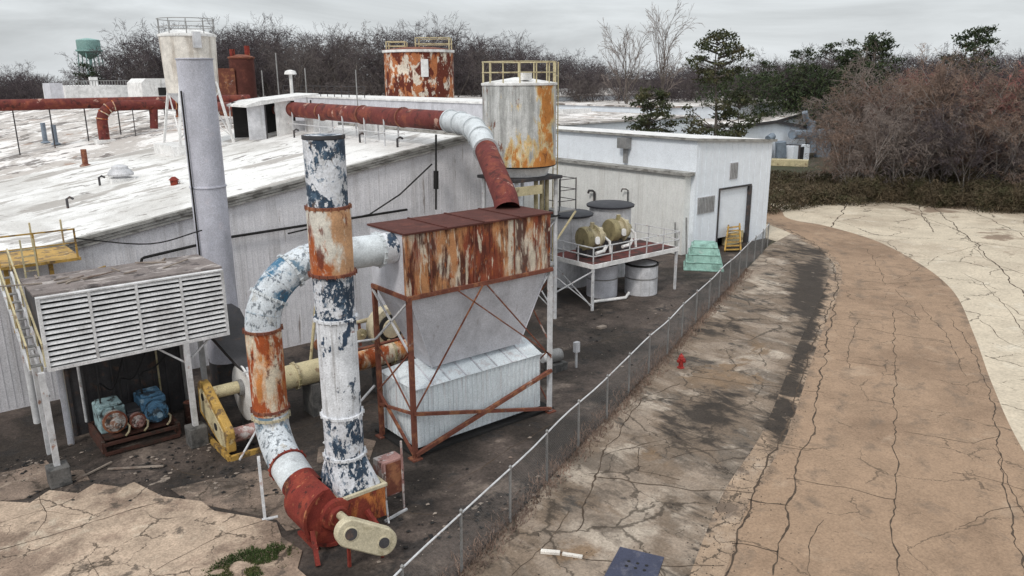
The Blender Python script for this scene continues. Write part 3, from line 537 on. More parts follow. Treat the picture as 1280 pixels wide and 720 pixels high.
for (ya, za), (yb, zb) in [((Y0, .3), (Y1, 3)), ((Y1, .3), (Y0, 3)), ((Y0, 3.2), (Y1, 6.2)), ((Y1, 3.2), (Y0, 6.2))]: MB().beam((X1 + .02, ya, za), (X1 + .02, yb, zb), .05).build('brace', m_rust_bar, dc, smooth=False)
bn = thing('collection_bin', 'pale blue white corrugated bin with a shallow pitched lid under the hopper', 'bin', (18, 25.7, 0))
bx0, bx1, by0, by1, bz = 14.95, 21.35, 24.5, 27.1, 2.75
MB().box(bx0, bx1, by0, by1, .25, bz).build('body', m_bin, bn, smooth=False)
r_ = MB()
for k in range(27): xx = bx0 + .1 + k * .24; r_.box(xx, xx + .09, by0 - .03, by0, .27, bz - .04)
for k in range(10): yy = by0 + .15 + k * .25; r_.box(bx0 - .03, bx0, yy, yy + .09, .27, bz - .04)
r_.build('corrugation', m_bin, bn, smooth=False)
ym = (by0 + by1) / 2 + .2
rf = MB(); rf.add([(bx0 - .08, by0 - .1, bz), (bx1 + .08, by0 - .1, bz), (bx1 + .08, ym, bz + .62), (bx0 - .08 + .5, ym, bz + .62), (bx0 - .08, by1 + .08, bz), (bx1 + .08, by1 + .08, bz)], [(0, 1, 2, 3), (3, 2, 5, 4), (0, 3, 4), (1, 5, 2), (0, 4, 5, 1)])
rf.build('lid', m_bin, bn, smooth=False)
s_ = MB()
for k in range(1, 8): xx = bx0 + (bx1 - bx0) * k / 8; s_.beam((xx, by0 - .08, bz + .03), (xx, ym, bz + .65), .05, .04)
s_.build('lid_seam', m_hopper, bn, smooth=False)
MB().box(bx0 + .1, bx1 - .1, by0 + .1, by1 - .1, .005, .25).build('skid', m_dark, bn, smooth=False)
sp_ = MB(); sp_.box(X0 + .05, X1 + .3, Y0 + .05, Y1 + .6, 0.0, .10); struct(sp_, 'plinth', m_dark, smooth=False)

# ------------------------------------------------------------------ exhaust stack in front
SX, SY = 10.42, 21.6
es = thing('exhaust_stack', 'tall front stack of flaking dark blue, white and rust painted sections', 'exhaust stack', (SX, SY, 1.2))
def zp(py, px=412): return PY(px, py, SY).z
rng = [(168, 258, m_stack_blue, .61, 'flaking dark blue top section'), (258, 341, m_stack_cream, .66, 'cream section with an orange rust bloom'), (341, 398, m_stack_blue, .62, None), (398, 520, m_stack_white, .62, 'mostly white section'), (520, 572, m_stack_blue, .63, None)]
for a, b, m, r, lab in rng:
    za, zb = zp(a), zp(b); o = MB().cyl((SX, SY, zb), (SX, SY, za), r * .985, r, n=40, caps=(a == 168)).build('duct_section', m, es)
    if lab: o['label'] = lab
    flange((SX, SY, zb), (0, 0, 1), r, m_rust_bar if a in (168, 258) else m_stack_white, es)
MB().lathe((SX, SY, zp(168)), [(.61, -.12), (.63, -.1), (.63, 0), (.56, .005), (.55, -.5), (.02, -.52)], 40).build('stack_rim', m_darksteel, es)
zt, zl = zp(572), 1.55; n = 40; tr = MB(); vs = []; 
for k in range(n):
    a = 2 * math.pi * (k + .5) / n; vs.append((SX + .63 * math.cos(a), SY + .63 * math.sin(a), zt))
for k in range(n):
    a = 2 * math.pi * (k + .5) / n; c, s = math.cos(a), math.sin(a); q = .78 / max(abs(c), abs(s)); vs.append((SX + .1 + q * c, SY + q * s, zl))
tr.add(vs, [(k, (k + 1) % n, n + (k + 1) % n, n + k) for k in range(n)] + [tuple(range(n, 2 * n))]); tr.build('transition', m_stack_blue, es)
mb = MB(); mb.box(SX - .8, SX + 1.0, SY - .9, SY - .78, zl - .05, zl + .05); mb.box(SX - .8, SX + 1.0, SY + .78, SY + .9, zl - .05, zl + .05); mb.box(SX - .8, SX - .68, SY - .78, SY + .78, zl - .05, zl + .05); mb.box(SX + .88, SX + 1.0, SY - .78, SY + .78, zl - .05, zl + .05)
mb.build('flange', m_tan_guard, es, smooth=False)

fn = thing('centrifugal_fan', 'deep red rusted fan housing under the blue and white stack', 'fan', (9.7, 20.9, 0))
sc = []; cx, cz = 9.55, 1.15
for k in range(30):
    a = math.pi * 2 * k / 30 * .80 + math.radians(20); r = 1.0 + .30 * (1 - k / 30); sc.append((cx + math.cos(a + math.pi / 2) * r, cz + math.sin(a + math.pi / 2) * r * .9))
sc = [(cx - .15, 2.1)] + [(cx + 1.05 * math.cos(a), cz + 1.0 * math.sin(a)) for a in [math.radians(d) for d in range(110, 330, 12)]] + [(SX + .86, .9), (SX + .86, 1.5), (SX - .68, 1.5)]
MB().prism(sc, 'y', 20.75, 22.3).build('housing', m_red_rust, fn)
fr = MB(); fr.prism([(cx + (x - cx) * 1.07, cz + (z - cz) * 1.07) for x, z in sc[1:-3]] + [(cx + (x - cx) * .97, cz + (z - cz) * .97) for x, z in sc[1:-3]][::-1], 'y', 20.68, 20.75); fr.build('housing_rim', m_red_rust, fn, smooth=False)
MB().box(SX - .76, SX + .9, 20.70, 22.36, .45, 1.49).build('outlet_box', m_fan_orange, fn, smooth=False)
MB().lathe((cx, 20.75, cz), [(.55, 0), (.5, .12), (.34, .16), (.3, .3)], 28, axis=(0, -1, 0)).build('bearing_plate', m_red_rust, fn)
for a_, b_ in (((8.9, 20.9, .05), (8.9, 22.2, .05)), ((10.9, 20.6, .06), (10.9, 22.3, .06)), ((8.7, 20.7, .9), (8.55, 20.1, .05)), ((10.6, 20.7, .9), (10.9, 20.0, .05))): MB().beam(a_, b_, .14).build('support', m_red_rust, fn, smooth=False)
MB().cyl((cx, 20.75, 1.25), (cx + .02, 19.35, 1.25), .13, n=16).build('shaft', m_tan_guard, fn)
# belt guard: stadium shaped casing with two openings
g0, g1 = Vector((9.3, 19.35, 1.28)), Vector((10.25, 19.1, .72)); dd = (g1 - g0).normalized(); nn = Vector((-.12, -1, .12)).normalized(); nn = (nn - dd * nn.dot(dd)).normalized(); uu = dd.cross(nn)
def stadium(r, off):
    out = []
    for k in range(15): a = math.pi / 2 + math.pi * k / 14; out.append(g0 + dd * (r * math.cos(a)) + uu * (r * math.sin(a)) + nn * off)
    for k in range(15): a = -math.pi / 2 + math.pi * k / 14; out.append(g1 + dd * (r * math.cos(a)) + uu * (r * math.sin(a)) + nn * off)
    return out
ringset = [stadium(.40, -.16), stadium(.44, -.14), stadium(.44, .12), stadium(.40, .16)]; vs = sum(ringset, []); n = 30
gb = MB().add(vs, [(i * n + k, i * n + (k + 1) % n, (i + 1) * n + (k + 1) % n, (i + 1) * n + k) for i in range(3) for k in range(n)] + [tuple(range(n))[::-1], tuple(range(3 * n, 4 * n))])
bg_ = thing('belt_guard', 'buff oval belt guard with two dark round openings in front of the red fan', 'belt guard', (9.8, 19.2, .3)); gb.build('casing', m_tan_guard, bg_)
for c, r in ((g0, .19), (g1, .17)): MB().cyl(c + nn * .15, c + nn * .196, r, n=24).build('opening', m_darksteel, bg_); MB().lathe(c + nn * .155, [(r, 0), (r + .04, .005), (r + .03, .03), (r, .035)], 24, axis=tuple(nn)).build('opening_rim', m_tan_guard, bg_)
for a_, b_ in ((g0 + Vector((0, .1, -.3)), (9.3, 19.5, .02)), (g1 + Vector((0, .1, -.3)), (10.35, 19.3, .02))): MB().beam(a_, b_, .09).build('support', m_red_rust, bg_, smooth=False)

# ------------------------------------------------------------------ elbow duct from the filter to the fan
du = thing('elbow_duct', 'thick bent duct of white, blue and orange rust looping left of the front stack', 'duct', (9.5, 25.2, 0))
r = .58; dy = 25.15; DX = 9.42
p1 = [Vector((14.6, dy, 8.35)), Vector((14.0, dy, 8.35))]; MB().tube(p1, r, 36, caps=False).build('duct_section', m_stack_white, du)
MB().tube([Vector((14.0, dy, 8.35)), Vector((11.75, dy, 8.4))], r, 36, caps=False).build('duct_section', m_white_pipe, du)
el = arc((11.75, dy, 6.25), (0, 0, 1), (-1, 0, 0), 2.2, 0, math.pi / 2, 18); el = [Vector((x_.x if x_.x > DX else DX, x_.y, x_.z)) for x_ in el]
el = [Vector((11.75 - math.sin(a) * (11.75 - DX), dy, 6.25 + math.cos(a) * 2.15)) for a in [math.pi / 2 * k / 18 for k in range(19)]]
for i, (a, b) in enumerate(((0, 6), (6, 12), (12, 18))): MB().tube(el[a:b + 1], r + .004 * i, 36, caps=False).build('elbow_section', m_elbow_blue if i == 1 else m_pipe_speckle, du)
for k in (3, 9, 15): MB().lathe(el[k], [(r, -.02), (r + .018, -.015), (r + .018, .015), (r, .02)], 36, axis=tuple(el[k + 1] - el[k - 1])).build('seam_band', m_pipe_speckle, du)
mb = MB().tube([Vector((DX, dy, 6.25)), Vector((DX, dy, 3.2))], r + .02, 36, caps=False).build('duct_section', m_pipe_orange, du); mb['label'] = 'orange rusted vertical section'
lowc = smoothline([Vector((DX, dy, 3.2)), Vector((DX - .02, dy - .12, 2.55)), Vector((DX - .1, dy - .9, 1.95)), Vector((DX - .15, dy - 2.0, 1.6)), Vector((cx - .25, 22.6, 1.4)), Vector((cx - .2, 22.15, 1.3))], 6)
h = 5 + 11
MB().tube(lowc[:h], r, 36, caps=False).build('elbow_section', m_pipe_speckle, du); MB().tube(lowc[h - 1:h + 7], r + .02, 36, caps=False).build('collar', m_white_pipe, du); MB().tube(lowc[h + 5:], [r + .03] * (len(lowc) - h - 5), 36, caps=False).build('inlet_cone', m_red_rust, du)
for q, ax, m in ((Vector((14.0, dy, 8.35)), (1, 0, 0), m_white_pipe), (Vector((11.75, dy, 8.4)), (1, 0, 0), m_stack_white), (Vector((DX, dy, 6.25)), (0, 0, 1), m_rust_bar), (Vector((DX, dy, 3.35)), (0, 0, 1), m_rust_bar), (Vector((DX, dy, 3.05)), (0, 0, 1), m_tan_guard), (el[6], tuple(el[7] - el[5]), m_white_pipe), (el[12], tuple(el[13] - el[11]), m_white_pipe), (lowc[h - 1], tuple(lowc[h] - lowc[h - 2]), m_red_rust)):
    flange(q, ax, r + .01, m, du)
ps = thing('duct_prop', 'slim white prop under the lower bend of the patched duct', 'prop', (8.35, 23.75, 0))
MB().beam((8.35, 23.75, 0.02), (8.6, 24.5, 2.0), .1).build('leg', m_white_bar, ps, smooth=False); MB().beam((8.25, 23.75, .03), (8.75, 23.6, .03), .12, .05).build('foot_plate', m_white_bar, ps, smooth=False)

# ------------------------------------------------------------------ rust red pipe over the roof into the filter
rp = thing('roof_duct', 'fat red brown duct crossing the white roof and dropping into the rusty filter box', 'duct', (25, 34, 8.9))
RXX = 25.6; rz = 12.15
path = [Vector((21.0, 26.2, 8.95)), Vector((21.2, 26.6, 9.4)), Vector((23.6, 31.1, 11.0))]
MB().tube(path, .55, 30, caps=False).build('duct_section', m_red_pipe, rp)
elb = smoothline([Vector((23.6, 31.1, 11.0)), Vector((24.4, 32.7, 11.55)), Vector((25.2, 34.6, 11.95)), Vector((RXX, 37.0, 12.1))], 6)
MB().tube(elb, .58, 30, caps=False).build('elbow_section', m_white_pipe, rp)
for k in (0, 5, 10, 15, len(elb) - 1):
    MB().lathe(elb[k], [(.55, -.05), (.66, -.05), (.66, .05), (.55, .05)], 30, axis=tuple(elb[min(k + 1, len(elb) - 1)] - elb[max(0, k - 1)])).build('flange', m_white_pipe, rp)
MB().tube([Vector((RXX, 37, 12.1)), Vector((RXX, 60, 12.2))], .56, 30, caps=False).build('duct_section', m_red_pipe, rp)
MB().tube([Vector((RXX, 60, 12.1)), Vector((RXX + .3, 92, 11.9))], .42, 24).build('duct_section', m_red_pipe, rp)
for y in (42, 47, 53, 60, 66): MB().lathe((RXX, y, 12.14), [(.54, -.06), (.62, -.06), (.62, .06), (.54, .06)], 26, axis=(0, 1, 0)).build('flange', m_pale if y == 60 else m_rust_bar, rp)
for y in (43.5, 46, 49, 52.5, 57, 63, 70):
    for s_ in (-.5, .5): MB().beam((RXX + s_, y, roofz(RXX + s_) - .1), (RXX + s_, y, 12.15), .08).build('post', m_white_bar, rp, smooth=False)
MB().beam((RXX - .6, 41, 11.2), (RXX - .6, 58, 11.2), .05).build('rail', m_white_bar, rp, smooth=False)

# ------------------------------------------------------------------ louvred gantry on the left
def depth(p): return (Vector(p) - Vector((0, 0, CZ))).dot(fwd)
gx0, gx1, gy0, gy1, gz0, gz1 = 3.72, 10.15, 31.0, 34.1, 4.5, 7.12
lg = thing('louvred_gantry', 'white louvred cooling unit raised on slim posts above the old pumps', 'louvred unit', (7, 32.5, 0))
f = MB(); f.box(gx0, gx1, gy0 + .25, gy1, gz0, gz0 + .1); f.box(gx1 - .06, gx1, gy0 + .25, gy1, gz0 + .1, gz1); f.box(gx0, gx0 + .06, gy0 + .25, gy1, gz0 + .1, gz1); f.box(gx0 + .06, gx1 - .06, gy1 - .06, gy1, gz0 + .1, gz1)
f.build('casing', m_darksteel, lg, smooth=False)
fr = MB(); fr.box(gx0 - .06, gx1 + .06, gy0 - .05, gy0 + .2, gz0 - .12, gz0); fr.box(gx0 - .06, gx1 + .06, gy0 - .04, gy0 + .2, gz1 - .06, gz1); fr.box(gx0 - .06, gx0 + .05, gy0 - .04, gy0 + .2, gz0, gz1 - .06); fr.box(gx1 - .05, gx1 + .06, gy0 - .04, gy0 + .2, gz0, gz1 - .06)
fr.build('frame', m_louver, lg, smooth=False)
for k in (1, 2, 3): xx = gx0 + (gx1 - gx0) * k / 4; MB().box(xx - .045, xx + .045, gy0 - .03, gy0 + .08, gz0, gz1 - .06).build('mullion', m_louver, lg, smooth=False)
for k in range(4):
    a = gx0 + (gx1 - gx0) * k / 4 + .05; b = gx0 + (gx1 - gx0) * (k + 1) / 4 - .05; sl_ = MB(); nS = 13
    for j in range(nS):
        z = gz0 + .12 + (gz1 - gz0 - .26) * j / (nS - 1); w_ = random.uniform(-.008, .008)
        sl_.add([(a, gy0 - .03, z - .055 + w_), (b, gy0 - .03, z - .055 - w_), (b, gy0 + .01, z - .055 - w_), (a, gy0 + .01, z - .055 + w_), (a, gy0 + .03, z + .05 + w_), (b, gy0 + .03, z + .05 - w_), (b, gy0 + .06, z + .05 - w_), (a, gy0 + .06, z + .05 + w_)], [(0, 3, 2, 1), (4, 5, 6, 7), (0, 1, 5, 4), (1, 2, 6, 5), (2, 3, 7, 6), (3, 0, 4, 7)])
    sl_.build('louvre_panel', m_louver, lg, smooth=False)
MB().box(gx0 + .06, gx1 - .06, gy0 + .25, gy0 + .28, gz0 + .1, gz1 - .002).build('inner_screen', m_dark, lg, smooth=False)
MB().box(gx0 - .1, gx1 + .1, gy0 + .21, gy1 + .1, gz1, gz1 + .08).build('deck', m_deck, lg, smooth=False)
for x, y, zb in ((3.45, 31.05, .75), (8.47, 31.05, .85), (3.6, 34.0, 0), (9.9, 34.0, 0)):
    MB().beam((x, y, zb), (x, y, gz0 - (.12 if y < 32 else 0)), .2, .2).build('post', m_white_bar, lg, smooth=False)
for (a, b) in (((8.47, 31.2, 3.5), (9.5, 31.2, gz0 - .12)), ((8.47, 31.2, 3.5), (7.4, 31.2, gz0 - .12)), ((3.6, 31.2, 3.4), (3.6, 33.9, gz0 - .1))): MB().beam(a, b, .07).build('brace', m_white_bar, lg, smooth=False)
for x, y, h, lab in ((3.45, 31.02, .75, 'grimy concrete footing under the leftmost gantry post'), (8.47, 31.02, .85, 'grimy concrete footing under the gantry post beside the yellow guard')):
    solo(MB().box(x - .36, x + .36, y - .36, y + .36, .0, h), 'concrete_footing', m_conc_block, lab, 'footing', group='gantry post footings', smooth=False, bevel=.04)
bp = MB(); bp.box(4.7, 9.5, 35.1, 35.25, 0, 4.4)  # dark sheet added in place of the shade under the gantry deck
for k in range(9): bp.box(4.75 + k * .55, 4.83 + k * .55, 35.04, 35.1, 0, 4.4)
solo(bp, 'shade_panel', m_darksteel, 'added dark ribbed sheet standing in for shade behind the old pumps', 'shade panel', smooth=False)
for x, y, h, r_, m, lab in ((4.85, 36.2, 4.6, .16, m_yellow_pale, 'faded yellow upright pipe left of the dark shade panel'), (4.45, 34.4, 4.5, .13, m_hopper, 'lavender grey upright pipe between the gantry post and the yellow pipe'), (3.75, 37.7, 7.2, .16, m_white_bar, 'white steel column close to the grey wall at the far left')):
    solo(MB().cyl((x, y, 0), (x, y, h), r_, n=12), 'upright_pipe', m, lab, 'pipe')
# handrail and stair beside it
sr = thing('steel_stair', 'pale steel stair and handrail climbing left of the louvred unit', 'stair', (3.4, 33.5, 4))
for xx in (3.15, 3.62):
    MB().beam((xx, 31.1, 4.45), (xx, 36.4, 7.0), .08, .2).build('stringer', m_white_bar, sr, smooth=False)
    h = MB(); h.beam((xx, 31.1, 5.4), (xx, 36.4, 8.0), .06)
    for k in range(6): t = k / 5; h.beam((xx, 31.1 + 5.3 * t, 4.5 + 2.55 * t), (xx, 31.1 + 5.3 * t, 5.4 + 2.6 * t), .05)
    h.build('handrail', m_yellow_pale, sr, smooth=False)
for k in range(11): t = (k + .5) / 11; MB().box(3.19, 3.58, 31.1 + 5.3 * t - .13, 31.1 + 5.3 * t + .13, 4.45 + 2.55 * t, 4.49 + 2.55 * t).build('tread', m_galv, sr, smooth=False)
yp = thing('yellow_platform', 'chipped yellow maintenance platform with rails at the edge of the white roof', 'platform', (4.8, 38, 6))
MB().box(3.2, 6.2, 36.5, 39.6, 7.15, 7.27).build('deck', m_yellow, yp, smooth=False)
for x, y in ((3.3, 36.6), (4.6, 36.6), (6.1, 36.6), (6.1, 39.4), (4.9, 39.4), (3.3, 39.4)): MB().beam((x, y, 7.27), (x, y, 8.5), .07).build('rail_post', m_yellow_pale if y > 39 else m_yellow, yp, smooth=False)
MB().beam((3.3, 36.6, 8.47), (6.1, 36.6, 8.47), .06).build('rail', m_yellow, yp, smooth=False)
MB().beam((3.3, 36.6, 7.9), (6.1, 36.6, 7.9), .05).build('rail', m_yellow, yp, smooth=False)
for x, y in ((5.1, 36.9), (3.5, 36.9)): MB().beam((x, y, 4.4), (x, y, 7.15), .16).build('post', m_yellow, yp, smooth=False)
MB().beam((5.1, 36.7, 6.2), (6.9, 35.6, 6.9), .13).build('bracket', m_yellow, yp, smooth=False)
la = thing('caged_ladder', 'pale yellow caged ladder standing against the grey wall below the yellow platform', 'ladder', (4.3, 37, 2.5))
for x in (4.1, 4.55): MB().beam((x, 36.4, 2.6), (x, 36.4, 8.3), .06).build('stile', m_yellow_pale, la, smooth=False)
r_ = MB()
for k in range(18): r_.beam((4.1, 36.4, 2.8 + k * .3), (4.55, 36.4, 2.8 + k * .3), .035)
r_.build('rung', m_yellow_pale, la, smooth=False)
for z in (4.4, 5.1, 5.8, 6.5): MB().tube([Vector((4.325 - .4 * math.cos(a), 36.38 - .6 * math.sin(a), z)) for a in [math.pi * k / 10 for k in range(11)]], .025, 6).build('hoop', m_yellow_pale, la)

# pumps on the skid
sk = thing('pump_skid', 'rust brown steel skid frame carrying three old pumps', 'skid', (6.6, 33, 0))
s = MB()
for z in (.12, .52): s.beam((5.25, 32.2, z), (8.1, 32.15, z), .12); 
s.beam((5.25, 32.2, .4), (5.25, 34.6, .4), .14, .5); s.beam((8.1, 32.15, .4), (8.1, 34.6, .4), .14, .5); s.beam((5.25, 34.6, .4), (8.1, 34.6, .4), .14, .5); s.box(5.3, 8.05, 32.6, 34.5, .5, .56)
s.build('frame', m_skid, sk, smooth=False)
def pump(x, big, mbody, mhead, lab):
    p = thing('pump', lab, 'pump', (x, 33.2, .56), 'old pumps on the rusty skid'); r1 = .42 if big else .28
    MB().box(x - r1 - .08, x + r1 + .08, 33.2, 34.4, .56, 1.62 if big else 1.15).build('body', mbody, p, smooth=False, bevel=.05)
    MB().box(x - r1, x + r1, 33.3, 34.2, 1.62 if big else 1.15, 1.75 if big else 1.25).build('cover', mbody, p, smooth=False, bevel=.03)
    _mh = MB()
    for k in range(8): a = k * math.pi / 4; _mh.cyl((x + r1 * .8 * math.cos(a), 32.87, (1.1 if big else .9) + r1 * .8 * math.sin(a)), (x + r1 * .8 * math.cos(a), 32.78, (1.1 if big else .9) + r1 * .8 * math.sin(a)), .035, n=6)
    _mh.lathe((x, 33.2, 1.1 if big else .9), [(r1, 0), (r1, .3), (r1 * .92, .36), (r1 * .55, .38), (r1 * .5, .6), (r1 * .3, .62), (r1 * .28, .8)], 24, axis=(0, -1, 0)); mh = _mh.build('motor_head', mhead, p)
    MB().lathe((x, 32.93, 1.1 if big else .9), [(r1, 0), (r1 + .05, .01), (r1 + .05, .07), (r1, .08)], 24, axis=(0, -1, 0)).build('ring', m_rust_bar if mhead != m_blue else m_blue, p)
    MB().tube([(x + r1, 33.0, .9), (x + r1 + .06, 32.7, .85), (x + r1 - .05, 32.45, .72), (x + r1 - .2, 32.4, .6)], .04, 8).build('hose', m_tan, p)
pump(5.9, True, m_teal, m_grimy_head, 'teal pump with a chalky white motor head, left on the rusty skid')
pump(6.75, False, m_darksteel, m_pink, 'small black pump with a pink head between the teal and the blue one')
pump(7.5, True, m_blue, m_blue, 'bright blue pump at the right end of the rusty skid')
for a, b, wd, lab in ((G(135, 588), G(205, 585), .1, 'pale plank lying in the dirt in front of the pump skid'), (G(95, 602), G(140, 580), .07, 'broken pale batten lying left of the longer plank')):
    solo(MB().beam(a + Vector((0, 0, .06)), b + Vector((0, 0, .09)), wd, .05), 'plank', m_rubble, lab, 'plank', smooth=False)

# yellow guard, white fan, grey stack, tan duct
yg = thing('drive_guard', 'chipped yellow belt drive guard on a yellow base beside the white fan casing', 'guard', (9.3, 30.3, 0))
MB().prism([(31.9, 1.0), (31.85, 2.3), (31.6, 2.5), (31.2, 2.45), (29.0, 1.3), (28.8, 1.1), (28.8, .3), (29.5, .22)], 'x', 8.95, 9.3).build('casing', m_yellow, yg, smooth=False, bevel=.04)
MB().prism([(31.6, 1.2), (31.6, 2.1), (31.3, 2.25), (29.1, 1.1), (29.0, .5), (29.5, .4)], 'x', 8.92, 8.95).build('side_plate', m_yellow_pale, yg, smooth=False)
for y, z in ((31.2, 1.9), (29.9, 1.05)): MB().cyl((8.92, y, z), (8.90, y, z), .16, n=18).build('vent_hole', m_dark, yg)
b = MB(); b.beam((8.95, 28.7, .1), (10.9, 28.7, .1), .16, .2); b.beam((8.95, 28.7, .1), (8.95, 32, .1), .16, .2); b.beam((10.9, 28.7, .1), (10.9, 32, .1), .16, .2); b.build('base', m_yellow, yg, smooth=False)
MB().cyl((9.3, 31.0, 2.05), (10.5, 31.0, 2.05), .26, n=20).build('shaft_drum', m_yellow_pale, yg); MB().cyl((9.3, 29.4, .7), (10.3, 29.4, .7), .3, n=20).build('motor', m_pink, yg)
wf = thing('white_fan', 'white spotted round fan casing under the dark inclined duct', 'fan', (11.1, 31, 0))
MB().lathe((10.55, 31, 1.75), [(.5, 0), (1.1, .04), (1.15, .12), (1.15, .9), (1.1, .98), (.6, 1.0)], 40, axis=(1, 0, 0)).build('casing', m_pipe_speckle, wf)
MB().lathe((10.5, 31, 1.75), [(1.0, 0), (1.2, .0), (1.2, .07), (1.0, .07)], 40, axis=(1, 0, 0)).build('rim', m_pale, wf); MB().box(10.6, 11.6, 30.2, 31.8, 0, .8).build('base', m_conc_block, wf, smooth=False)
MB().lathe((10.3, 31, 2.0), [(.2, 0), (.34, .02), (.34, .22), (.5, .25)], 24, axis=(1, 0, 0)).build('bearing', m_galv, wf)
ix = MB(); ix.add([(10.5, 30.5, 2.75), (11.6, 30.5, 2.75), (11.6, 31.6, 2.75), (10.5, 31.6, 2.75), (9.9, 34.4, 4.4), (11.9, 34.4, 4.4), (11.9, 36, 4.4), (9.9, 36, 4.4)], [(0, 1, 2, 3), (4, 7, 6, 5), (0, 4, 5, 1), (1, 5, 6, 2), (2, 6, 7, 3), (3, 7, 4, 0)]); ix.build('inclined_duct', m_darksteel, wf, smooth=False)
MB().box(10.4, 11.7, 30.4, 30.49, 2.7, 2.84).build('duct_flange', m_pale, wf, smooth=False)
gs = thing('grey_stack', 'tall plain lavender grey stack rising behind the louvred unit', 'chimney stack', (11.66, 36, 1.5))
MB().cyl((11.66, 36.2, 1.5), (11.66, 36.2, 9.8), .78, .76, 40).build('lower_section', m_grey_stack, gs); MB().cyl((11.66, 36.2, 9.8), (11.66, 36.2, 15.35), .755, .75, 40, caps=False).build('upper_section', m_grey_stack, gs)
MB().lathe((11.66, 36.2, 15.35), [(.75, -.06), (.79, -.05), (.79, .0), (.7, .01), (.68, -1), (.02, -1.02)], 40).build('rim', m_grey_stack, gs); MB().lathe((11.66, 36.2, 9.8), [(.77, -.04), (.80, -.03), (.80, .03), (.77, .04)], 40).build('seam_band', m_grey_stack, gs)
MB().tube([(10.86, 35.9, 4), (10.86, 35.9, 14)], .04, 8).build('conduit', m_dark, gs); MB().box(11.0, 12.4, 35.6, 36.8, 0, 1.5).build('base', m_darksteel, gs, smooth=False)
tdz = 1.95
td = thing('tan_duct', 'cream and orange stained duct running level behind the two front ducts', 'duct', (15, 30.9, 1))
MB().cyl((11.55, 30.9, tdz), (15.2, 30.9, tdz), .52, n=30, caps=False).build('duct_section', m_yellow_pale, td); MB().cyl((15.2, 30.9, tdz), (19.3, 30.9, tdz), .52, n=30, caps=False).build('duct_section', m_pipe_orange, td)
MB().tube(smoothline([Vector((19.3, 30.9, tdz)), Vector((20.2, 31.0, tdz + .2)), Vector((20.7, 31.3, tdz + .9)), Vector((20.7, 31.6, tdz + 2.2))], 6), .52, 26).build('elbow_section', m_yellow_pale, td)
for x in (12.8, 15.2, 17.6, 19.3): flange((x, 30.9, tdz), (1, 0, 0), .53, m_tan, td, 14)
for x in (13.5, 17): MB().box(x - .2, x + .2, 30.4, 31.4, 0, tdz - .45).build('saddle', m_conc_block, td, smooth=False)
q = PY(484, 408, 31.5); rh = thing('round_blower', 'cream round blower casing among pipes left of the grey hopper', 'blower', (q.x, 31.5, 0))
MB().lathe((q.x, 31.9, q.z), [(.5, 0), (.95, .05), (1.0, .15), (1.0, .6), (.95, .68), (.5, .7), (.45, .9), (.2, .92)], 32, axis=(0, -1, 0)).build('casing', m_tan_guard, rh); MB().lathe((q.x, 31.2, q.z), [(.6, 0), (.66, .02), (.66, .08), (.6, .1)], 32, axis=(0, -1, 0)).build('rim', m_dark, rh)
MB().beam((q.x, 31.6, 0), (q.x, 31.6, q.z - .9), .4).build('stand', m_rust_bar, rh, smooth=False)
for i, (a, b, r_, m, lab) in enumerate((((15.3, 30.2, 0), (15.3, 30.2, 5.6), .09, m_rust_bar, 'rusty upright pipe just left of the cream blower'), ((16.0, 32.5, 0), (16.0, 32.5, 5.2), .08, m_white_bar, 'white upright pipe behind the rusty upright'), ((14.6, 32.2, 3.2), (19.5, 32.2, 3.4), .1, m_tan, 'tan cross pipe above the stained duct'), ((13.6, 31.8, 0), (14.4, 31.8, 4.6), .07, m_yellow_pale, 'pale slanted pipe behind the front stack'))):
    solo(MB().cyl(a, b, r_, n=10), 'process_pipe', m, lab, 'pipe')
for (a, b, r_, m, lab) in (((13.3, 28.4, 0), (13.3, 28.4, 4.4), .06, m_rust_bar, 'rusty upright between the front stack and the filter legs'), ((13.3, 28.4, 3.9), (14.6, 26.8, 4.3), .045, m_white_bar, 'short white tie bar high on the left of the filter'), ((12.4, 27.6, .1), (14.5, 26.9, 2.3), .05, m_white_bar, 'white strut slanting up to the back filter leg'),
                         ((14.0, 29.4, 3.0), (19.8, 29.4, 3.1), .07, m_rust_bar, 'rusty level pipe behind the grey hopper'), ((12.2, 33.4, 0), (12.2, 33.4, 3.4), .11, m_tan, 'tan upright pipe right of the white fan casing'), ((8.7, 26.8, .9), (11.2, 28.5, 2.6), .04, m_white_bar, 'thin white stay behind the orange duct section'),
                         ((4.0, 34.9, 3.6), (9.9, 34.9, 3.7), .08, m_galv, 'level grey pipe high on the dark shade panel'), ((5.2, 34.9, .6), (5.2, 34.9, 4.4), .06, m_white_bar, 'left white conduit on the dark shade panel'), ((9.3, 34.9, .2), (9.3, 34.9, 4.4), .07, m_galv, 'grey conduit at the right end of the dark shade panel'), ((8.2, 34.7, .5), (8.2, 34.7, 4.4), .04, m_tan, 'tan conduit behind the blue pump')):
    solo(MB().cyl(a, b, r_, n=10), 'process_pipe', m, lab, 'pipe')
hs = MB()
for k, (x0_, x1_) in enumerate(((5.6, 6.9), (6.4, 7.8), (7.2, 8.9))): hs.tube(smoothline([Vector((x0_, 33.6, 1.75)), Vector((x0_ + .1, 33.9, 2.5)), Vector(((x0_ + x1_) / 2, 34.3, 2.0 + .3 * k)), Vector((x1_, 34.7, 3.2))], 5), .035, 6)
solo(hs, 'cable_bundle', m_dark, 'black cables sagging from the pumps up to the level pipe behind', 'cables')
mc = thing('pump_drum', 'rusty dark drum standing at the right end of the pump skid', 'drum', (9.0, 33.4, 0))
